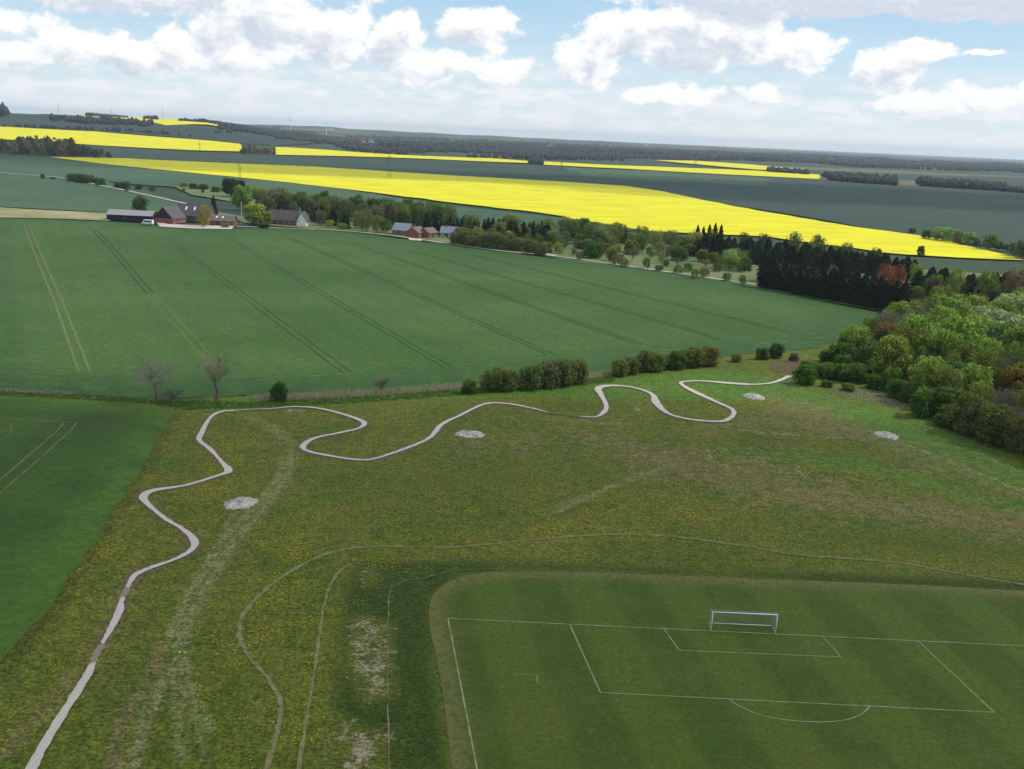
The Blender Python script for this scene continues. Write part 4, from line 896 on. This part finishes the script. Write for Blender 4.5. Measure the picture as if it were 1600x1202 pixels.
def building(name, px, py, yaw, L, W_, wh, rh, wallm, roofm_, label, gable=None, wins=4, skyl=0, chim=True, door=True, over=.4):
    """ridge along local x; front wall is local -y"""
    c = P1(px, py); t = empty(name, c[0], c[1], gz_(*c, 2.2)-.1, yaw, label, 'house' if 'house' in name or 'cottage' in name else 'barn')
    a, b = L/2, W_/2
    MB().poly([(-a, -b, 0), (a, -b, 0), (a, b, 0), (-a, b, 0), (-a, -b, wh), (a, -b, wh), (a, b, wh), (-a, b, wh)], [(0, 1, 5, 4), (2, 3, 7, 6), (1, 2, 6, 5), (3, 0, 4, 7), (0, 3, 2, 1)]).build('wall', wallm, t)
    for s in (-1, 1):
        MB().poly([(s*a, -b, wh+.002), (s*a, b, wh+.002), (s*a, 0, wh+rh-.05)], [(0, 1, 2)] if s > 0 else [(0, 2, 1)]).build('gable', gable or wallm, t)
    rf = MB(); th = .18; sl_ = rh/b
    for s in (-1, 1):
        e = b+over; z0 = wh-over*sl_
        p = [(-a-over, s*e, z0), (a+over, s*e, z0), (a+over, 0, wh+rh), (-a-over, 0, wh+rh)]; q = [(x, y, z+th) for x, y, z in p]
        rf.poly(p+q, [(0, 1, 2, 3), (7, 6, 5, 4), (0, 4, 5, 1), (1, 5, 6, 2), (3, 7, 4, 0)] if s > 0 else [(3, 2, 1, 0), (4, 5, 6, 7), (1, 5, 4, 0), (2, 6, 5, 1), (0, 4, 7, 3)])
    ro = rf.build('roof', roofm_, t)
    if chim: MB().box(-a*.35-.35, -a*.35+.35, -.35, .35, wh+rh-.4, wh+rh+1.0).build('chimney', M_brick, ro)
    for k in range(skyl):
        x = a*(-.45+.5*k); y0, y1 = -b*.55, -b*.25; z0, z1 = wh+rh*(1-.55)+th+.05, wh+rh*(1-.25)+th+.05
        MB().poly([(x-.5, y0, z0), (x+.5, y0, z0), (x+.5, y1, z1), (x-.5, y1, z1), (x-.5, y0, z0-.2), (x+.5, y0, z0-.2), (x+.5, y1, z1-.2), (x-.5, y1, z1-.2)], [(0, 1, 2, 3), (0, 4, 5, 1), (1, 5, 6, 2), (2, 6, 7, 3), (3, 7, 4, 0)]).build('skylight', M_frame, ro)
    for k in range(wins):
        x = -a+L*(k+.7)/(wins+.4); f = MB().box(x-.6, x+.6, -b-.05, -b+.02, .9, 2.1).build('window', M_frame, t)
        MB().box(x-.5, x+.5, -b-.07, -b-.045, 1., 2.).build('pane', M_glass, f)
    if door: MB().box(-.1*L-.5, -.1*L+.5, -b-.06, -b+.02, 0, 2.1).build('door', M_door, t)
    return t
def m_at(px, py, npx): return npx/ppm(*P1(px, py))
building('long_barn', 207, 345, R(0), m_at(207, 345, 70), 9, 3.0, 2.2, M_black, M_fibre, 'long low black barn with a grey roof at the left of the farm', wins=0, chim=False, door=True)
building('farmhouse', 266, 349, R(78), 13, m_at(266, 349, 32), 2.8, 5.8, M_brick, M_slate, 'red brick farmhouse wing with a steep dark gable facing the wheat', gable=M_black, wins=3, chim=False)
building('farmhouse', 306, 346, R(-4), m_at(306, 346, 54), 10, 3.2, 5.8, M_brown, M_slate, 'main farmhouse with dark roof, two bright skylights and chimney', wins=4, skyl=2)
building('outhouse', 349, 353, R(-3), m_at(349, 353, 38), 7, 2.7, 2.6, M_brown, M_brownroof, 'low brown brick outhouse right of the yellow-olive tree', wins=3, skyl=2, chim=False)
building('thatched_house', 447, 351, R(-6), m_at(447, 351, 50), 9, 2.6, 4.9, M_brown, M_thatch, 'long brick house with a dark thatched roof beside the white gable', wins=5)
building('gabled_house', 474, 353, R(84), 7, m_at(475, 352, 15), 2.8, 4.6, M_whitewall, M_thatch, 'white gabled house end at the right of the thatched roof', wins=1, chim=False)
building('workshop_barn', 630, 367, R(-12), m_at(630, 367, 26), 10, 2.6, 3.2, M_brick, M_blue, 'barn with a large blue-grey roof left of the brick house', wins=2, chim=False)
building('brick_house', 650, 371, R(70), 9, m_at(650, 371, 22), 2.6, 2.6, M_brick, M_brownroof, 'red brick house with a low gable facing the wheat field', wins=2)
building('brick_house', 669, 371, R(60), 8, m_at(669, 371, 20), 2.4, 2.4, M_brick, M_brownroof, 'smaller red brick house right next to the low gabled one', wins=2, chim=False)
building('cottage', 703, 371, R(-8), m_at(703, 371, 26), 8, 2.4, 3.0, M_greywall, M_blue, 'grey cottage with a blue-grey roof before the dark conifers', wins=2)
building('red_farmhouse', 41, 237, R(5), m_at(41, 237, 18), 9, 3.6, 4.5, M_whitewall, M_redroof, 'white walled farmhouse with a red roof among far brownish trees', wins=3)
for px, py, s, lb in [(700, 216, 5, 'tiny pale farm near the skyline above the long dark wood'), (846, 226, 4, 'tiny white farm on the hazy slope above the wood, centre'), (1010, 229, 6, 'tiny white farm below the low far hill right of centre'), (1420, 252, 5, 'tiny white farm on the hazy skyline toward the right'), (516, 204, 10, 'tiny white farm on the far slope beyond the turbines'), (568, 224, 5, 'tiny pale house at the edge of the far brown wood'), (920, 236, 5, 'tiny pale house in front of the dark distant wood'), (1241, 243, 4, 'tiny white house on the distant hill right of centre'),
                      (1537, 262, 4, 'tiny white house near the right edge of the horizon'), (1566, 263, 6, 'wider white building at the far right of the horizon'), (1508, 295, 9, 'pale farmhouse between two far dark hedgerows')]:
    building('far_house', px, py, R(random.uniform(-10, 10)), max(m_at(px, py, s), 12), 10, 4, 4, M_whitewall, M_redroof if s == 5 or s == 9 else M_fibre, lb, wins=0, chim=False, door=False)

# ------------------------------------------------------------------ vehicles
M_vanw = mat('white_paint', (.8, .8, .8), .3); M_tyre = mat('tyre_rubber', (.02, .02, .02)); M_dkpaint = mat('dark_paint', (.03, .035, .045), .3)
def vehicle(name, px, py, yaw, L, W_, Hh, paint, label, van=False):
    c = P1(px, py); t = empty(name, c[0], c[1], gz_(*c, 4.2), yaw, label, 'van' if van else 'car'); a, b = L/2, W_/2
    if van: pr_ = [(-a, .35), (a, .35), (a, 1.0), (a*.82, 1.2), (a*.6, Hh), (-a*.97, Hh)]
    else: pr_ = [(-a, .3), (a, .3), (a, .8), (a*.5, .92), (a*.2, Hh), (-a*.55, Hh), (-a*.9, .95), (-a, .85)]
    n = len(pr_); V = [(x, -b, z) for x, z in pr_]+[(x, b, z) for x, z in pr_]
    MB().poly(V, [tuple(range(n)), tuple(range(2*n-1, n-1, -1))]+[(i, n+i, n+(i+1) % n, (i+1) % n) for i in range(n)]).build('body', paint, t)
    for s in (-1, 1):
        x0, x1 = (-a*.85, a*.55) if van else (-a*.5, a*.15); y = s*(b+.01)
        MB().box(x0, x1, min(y, y-s*.02), max(y, y-s*.02), Hh*.55, Hh*.88).build('window', M_glass, t)
        for x in (-a*.6, a*.62):
            MB().tube((x, s*(b-.18), .34), (x, s*(b+.02), .34), .34, n=12).build('wheel', M_tyre, t)
    return t
vehicle('parked_van', 231, 353, R(178), 5.6, 2.1, 2.4, M_vanw, 'white van parked at the right end of the black barn', True)
vehicle('parked_car', 396, 354, R(5), 4.3, 1.8, 1.45, M_dkpaint, 'dark car parked in the garden right of the farm')
vehicle('road_car', 199, 300, R(150), 4.4, 1.8, 1.5, M_dkpaint, 'dark car driving on the far road nearest to the barn')
vehicle('road_car', 153, 291, R(150), 4.6, 1.9, 1.6, M_dkpaint, 'dark car on the far road beside the roadside bushes')

# ------------------------------------------------------------------ poles, pylons, turbines
def pole(px, py, hp, label):
    c = P1(px, py); h = hp/ppm(*c); t = empty('flagpole', c[0], c[1], gz_(*c, 1), 0, label, 'flagpole', 'white flagpoles by the houses')
    MB().tube((0, 0, 0), (0, 0, h), .16, .10, 8).build('mast', M_white, t); MB().tube((0, 0, h), (0, 0, h+.3), .14, .10, 8).build('finial', M_white, t)
pole(377.5, 350, 33, 'white flagpole in the garden right of the farm outhouse'); pole(469, 353, 27, 'white flagpole before the white gabled house'); pole(729, 366, 19, 'white flagpole beside the dark conifers near the grey cottage')
M_turb = mat('turbine_white', (.82, .83, .85), .5)
def turbine(px, py, hp, label, th):
    c = P1(px, py); s = ppm(*c); h = hp/s; t = empty('wind_turbine', c[0], c[1], float(terr(*c)), 0, label, 'wind turbine', 'white wind turbines on the horizon'); r = .35/s
    MB().tube((0, 0, 0), (0, 0, h), max(r*1.3, 1.5), max(r, 1.), 8).build('tower', M_turb, t)
    MB().box(-1.2, 1.2, -3, 3, h-1, h+1.4).build('nacelle', M_turb, t)
    for k in range(3):
        a = th+k*2.094; MB().tube((0, -3.5, h), (math.cos(a)*h*.5, -3.5, h+math.sin(a)*h*.5), max(r*.8, .9), .3, 6).build('blade', M_turb, t)
turbine(510, 212, 18, 'wind turbine nearest the white far farm, right of the tall one', 1.3); turbine(454, 206, 20, 'tall white wind turbine left of centre on the horizon', 1.5)
turbine(422, 198, 10, 'small faint wind turbine left of the tall one', .9); turbine(397, 200, 14, 'wind turbine farthest to the left of the four on the horizon', 1.1)
M_mast = mat('mast_steel', (.25, .27, .30))
def mast(px, py, hp, label):
    c = P1(px, py); s = ppm(*c); h = hp/s; t = empty('radio_mast', c[0], c[1], float(terr(*c)), 0, label, 'mast', 'thin masts on the left ridge'); r = .28/s; mb = MB()
    for k in range(3):
        a = k*2.09; mb.tube((math.cos(a)*r, math.sin(a)*r, 0), (math.cos(a)*r*.7, math.sin(a)*r*.7, h), r*.45, r*.35, 4)
    for k in range(12):
        z = h*k/12; a = k*2.09; mb.tube((math.cos(a)*r, math.sin(a)*r, z), (math.cos(a+2.09)*r, math.sin(a+2.09)*r, z+h/12), r*.25, n=3)
    mb.build('lattice', M_mast, t); MB().tube((0, 0, h), (0, 0, h*1.08), r*.4, r*.2, 5).build('antenna', M_mast, t)
mast(92, 181, 17, 'thin grey mast farthest left on the ridge'); mast(174, 184, 13, 'short thin mast above the small ridge rapeseed'); mast(254, 187, 18, 'thin grey mast right of the other two on the ridge')
M_pyl = mat('pylon_steel', (.10, .115, .12))
def pylon(px, py, hp, label):
    c = P1(px, py); s = ppm(*c); h = hp/s; t = empty('power_pylon', c[0], c[1], float(terr(*c)), .3, label, 'power pylon', 'lattice power pylons across the fields')
    w_ = h*.09; mb = MB(); r = max(.10, .14/s)
    for sx in (-1, 1):
        for sy in (-1, 1): mb.tube((sx*w_, sy*w_, 0), (sx*w_*.15, sy*w_*.15, h), r, r*.7, 4)
    for k in range(10):
        z0, z1 = h*k/10, h*(k+1)/10; q0, q1 = w_*(1-.085*k), w_*(1-.085*(k+1))
        for sy in (-1, 1): mb.tube((-q0, sy*q0, z0), (q1, sy*q1, z1), r*.5, n=3); mb.tube((q0, sy*q0, z0), (-q1, sy*q1, z1), r*.5, n=3)
    mb.build('lattice_tower', M_pyl, t)
    for z, L in ((.95, .12), (.82, .20), (.70, .15)): 
        MB().tube((-h*L, 0, h*z), (h*L, 0, h*z), r*.9, n=4).tube((-h*L, 0, h*z), (0, 0, h*(z+.05)), r*.5, n=3).tube((h*L, 0, h*z), (0, 0, h*(z+.05)), r*.5, n=3).build('crossarm', M_pyl, t)
pylon(375, 284, 27, 'dark lattice pylon in front of the left part of the rapeseed'); pylon(608, 278, 34, 'tall dark lattice pylon standing in the middle rapeseed field'); pylon(877, 266, 24, 'faint lattice pylon at the gap between thin yellow strips'); pylon(1086, 262, 22, 'faint lattice pylon farthest right beyond the fields'); pylon(312, 238, 16, 'faint lattice pylon in front of the upper left rapeseed')

# ------------------------------------------------------------------ grass, flowers, reeds
def blades(name, X, Y, hgt, wid, m_, per=3, kind='stuff'):
    n = len(X); Z = terr(X, Y)+.03; Vs = []
    for k in range(per):
        a = rng.uniform(0, math.pi, n); h = hgt*rng.uniform(.5, 1.3, n); w_ = wid*rng.uniform(.6, 1.3, n); lx = rng.normal(0, .35, n)*h; ly = rng.normal(0, .35, n)*h
        ox, oy = rng.normal(0, wid*.6, n), rng.normal(0, wid*.6, n)
        Vs.append(np.stack([np.c_[X+ox-np.cos(a)*w_/2, Y+oy-np.sin(a)*w_/2, Z], np.c_[X+ox+np.cos(a)*w_/2, Y+oy+np.sin(a)*w_/2, Z], np.c_[X+ox+lx, Y+oy+ly, Z+h]], 1))
    V = np.concatenate(Vs).reshape(-1, 3); o = link(name, mesh_np(name, V, np.arange(len(V)).reshape(-1, 3)), m_); o['kind'] = kind; return o
def sc_poly(poly, n, world=False):
    W = np.array(poly) if world else Pl(poly); x0, y0 = W.min(0); x1, y1 = W.max(0); X = rng.uniform(x0, x1, n*3); Y = rng.uniform(y0, y1, n*3)
    k = inside(W, X, Y); return X[k][:n], Y[k][:n]
def islmat(name, a, b, tr_=.25): return mat(name, lambda t: t.mix(t.add('ShaderNodeNewGeometry').outputs['Random Per Island'], a, b), .8, transl=tr_)
M_tuft = islmat('grass_tuft', (.06, .11, .015), (.15, .18, .04), .5); M_reed = islmat('reed', (.22, .20, .11), (.46, .41, .28), .5); M_dand = islmat('dandelion', (.40, .33, .01), (.62, .50, .02), .1); M_weed = islmat('tall_weed', (.06, .13, .02), (.13, .21, .04), .5)
MEADOWP = [(272, 648), (500, 630), (740, 618), (960, 605), (1140, 580), (1240, 600), (1640, 730), (1640, 930), (1200, 905), (790, 890), (690, 905), (665, 940), (680, 1010), (705, 1230), (-160, 1230), (60, 980), (170, 825)]
X, Y = sc_poly(MEADOWP, 60000); k = rng.uniform(0, 1, len(X)) < np.clip(110/np.hypot(X, Y), .1, 1)**1.2; X, Y = X[k], Y[k]
allp = [smooth_line(Pl(l_), 3) for l_ in (PATH_A, PATH_B, PATH_C, PATH_D, PATH_E)]
dp = np.minimum.reduce([dist_line(l_, X, Y) for l_ in allp]); k = dp > 1.4; X, Y = X[k], Y[k]
k = rng.uniform(0, 1, len(X)) < .3; blades('grass_tufts', X[k], Y[k], .14, .14, M_tuft, 3)
ix = np.clip(((X-gx[0])/GS).astype(int), 0, nx-1); iy = np.clip(((Y-gy[0])/GS).astype(int), 0, ny-1)
X, Y = sc_poly(MEADOWP, 260000); ix = np.clip(((X-gx[0])/GS).astype(int), 0, nx-1); iy = np.clip(((Y-gy[0])/GS).astype(int), 0, ny-1)
cl = .5+.5*np.sin(X*.35+2*np.sin(Y*.21))*np.sin(Y*.28+1.5*np.sin(X*.17)); k = rng.uniform(0, 1, len(X)) < flower[iy, ix]*(cl**3)*1.0; X, Y = X[k], Y[k]
Z = terr(X, Y)+.16; n = len(X); s = rng.uniform(.035, .075, n); a = rng.uniform(0, 6.3, n)
V = np.stack([np.c_[X+np.cos(a+q)*s, Y+np.sin(a+q)*s, Z+rng.normal(0, .02, n)] for q in (0, 1.57, 3.14, 4.71)], 1).reshape(-1, 3)
link('dandelions', mesh_np('dandelions', V, np.arange(4*n).reshape(n, 4)), M_dand)['kind'] = 'stuff'
X, Y = sc_poly([(395, 621), (600, 611), (745, 599), (745, 607), (600, 619), (400, 630)], 3500); blades('reed_bed', X, Y, .8, .12, M_reed, 3)
X, Y = sc_poly([(900, 586), (960, 580), (960, 588), (905, 594)], 700); blades('reed_bed', X, Y, .6, .12, M_reed, 3)
X, Y = sc_poly([(1205, 565), (1250, 566), (1262, 582), (1225, 585), (1200, 578)], 1300); blades('reed_bed', X, Y, .7, .10, islmat('brown_reed', (.22, .17, .10), (.40, .32, .21), .5), 3)
X, Y = sc_poly([(1300, 607), (1350, 610), (1425, 635), (1420, 645), (1370, 632), (1310, 616)], 1500); blades('reed_bed', X, Y, .45, .12, M_reed, 3)
X, Y = sc_poly([(-60, 608), (100, 615), (240, 626), (400, 630), (600, 619), (745, 607), (960, 590), (960, 598), (740, 618), (500, 634), (290, 642), (240, 632), (0, 620)], 14000); blades('ditch_weeds', X, Y, .35, .25, M_weed, 3)
X, Y = sc_poly([(-40, 608), (120, 616), (110, 619), (-40, 612)], 350); blades('reed_bed', X, Y, .6, .14, M_reed, 3)
L = Pl([(272, 645), (225, 730), (160, 830), (80, 950), (-20, 1055), (-100, 1140)]); X = np.interp(rng.uniform(0, 5, 5000), range(6), L[:, 0]); 
u_ = rng.uniform(0, 5, 5000); X = np.interp(u_, range(6), L[:, 0])+rng.normal(.5, .7, 5000); Y = np.interp(u_, range(6), L[:, 1]); blades('margin_grass', X[:1600], Y[:1600], .22, .2, islmat('margin_blade', (.12, .13, .035), (.24, .23, .08), .5), 3)

# ------------------------------------------------------------------ clouds out of view, placed for the shade they cast on the land
def cloud(cx, cy, rx, ry, dens_, label, seed):
    """a heap standing 1000 m up, placed so that its shade falls round (cx, cy)"""
    z0 = 1000.; hh = 130; s = z0/math.tan(SUN_EL); X0, Y0 = cx+math.sin(SUN_AZ)*s, cy+math.cos(SUN_AZ)*s
    n, k = 48, 10; V = []; F = []
    for i in range(k+1):
        ph = math.pi*i/k
        for j in range(n):
            a = 2*math.pi*j/n; q = 1+.13*math.sin(3*a+seed)+.08*math.sin(7*a+seed*2)+.05*math.sin(5*ph+4*a)
            z = math.cos(ph); V.append((math.cos(a)*math.sin(ph)*rx*q, math.sin(a)*math.sin(ph)*ry*q, z*hh*(1.2 if z > 0 else .25)*(1+.25*math.sin(5*a)*math.sin(3*ph))))
    for i in range(k):
        for j in range(n): F.append((i*n+j, (i+1)*n+j, (i+1)*n+(j+1) % n, i*n+(j+1) % n))
    me_ = bpy.data.meshes.new('cloud'); me_.from_pydata(V, [], F); me_.update(); me_.polygons.foreach_set('use_smooth', [True]*len(me_.polygons))
    m_ = bpy.data.materials.new('cloud_vapour'); m_.use_nodes = True; t = NT(m_.node_tree); t.n.remove(t.n['Principled BSDF'])
    o_ = t.obj(); d = t.vmath('MULTIPLY', o_, (1/rx, 1/ry, 0)); ln = t.add('ShaderNodeVectorMath', operation='LENGTH'); t.l.new(d, ln.inputs[0])
    f = t.math('ADD', t.math('SUBTRACT', 1.0, ln.outputs['Value']), t.math('MULTIPLY', t.math('SUBTRACT', t.noise(o_, .006, 5, .55), .5), .9))
    al = t.math('MULTIPLY', t.sstep(f, .0, .38), dens_)
    tr_ = t.add('ShaderNodeBsdfTransparent'); tl = t.add('ShaderNodeBsdfTranslucent'); tl.inputs[0].default_value = (.9, .9, .92, 1); mx_ = t.add('ShaderNodeMixShader')
    t.l.new(al, mx_.inputs[0]); t.l.new(tr_.outputs[0], mx_.inputs[1]); t.l.new(tl.outputs[0], mx_.inputs[2]); t.l.new(mx_.outputs[0], t.n['Material Output'].inputs[0])
    o = link('cloud', me_, m_); o.location = (X0, Y0, z0); tag(o, label, 'cloud', 'unseen clouds placed for their shade')
c = P1(760, 950); cloud(c[0]+10, c[1]-45, 280, 175, .42, 'broad thin unseen cloud shading the pitch and meadow', 1.)
c = P1(1350, 305); cloud(c[0]+60, c[1]+60, 600, 320, .6, 'unseen cloud shading the dark field beyond the rapeseed', 2.)
c = P1(500, 275); cloud(c[0]+60, c[1]+150, 520, 190, .6, 'long unseen cloud shading the far side of the rapeseed', 3.)

# ------------------------------------------------------------------ haze
hz = MB().box(-23000, 23000, -23000, 23000, -12, 135).build('haze', None)
hm = bpy.data.materials.new('haze_air'); hm.use_nodes = True; t = NT(hm.node_tree); t.n.remove(t.n['Principled BSDF'])
pv = t.add('ShaderNodeVolumePrincipled'); pv.inputs['Density'].default_value = 5.6e-5; pv.inputs['Color'].default_value = (.76, .89, 1, 1); pv.inputs['Anisotropy'].default_value = .2
t.l.new(pv.outputs[0], t.n['Material Output'].inputs['Volume']); hz.data.materials.append(hm); hz['kind'] = 'stuff'
print('objects', len(bpy.data.objects))
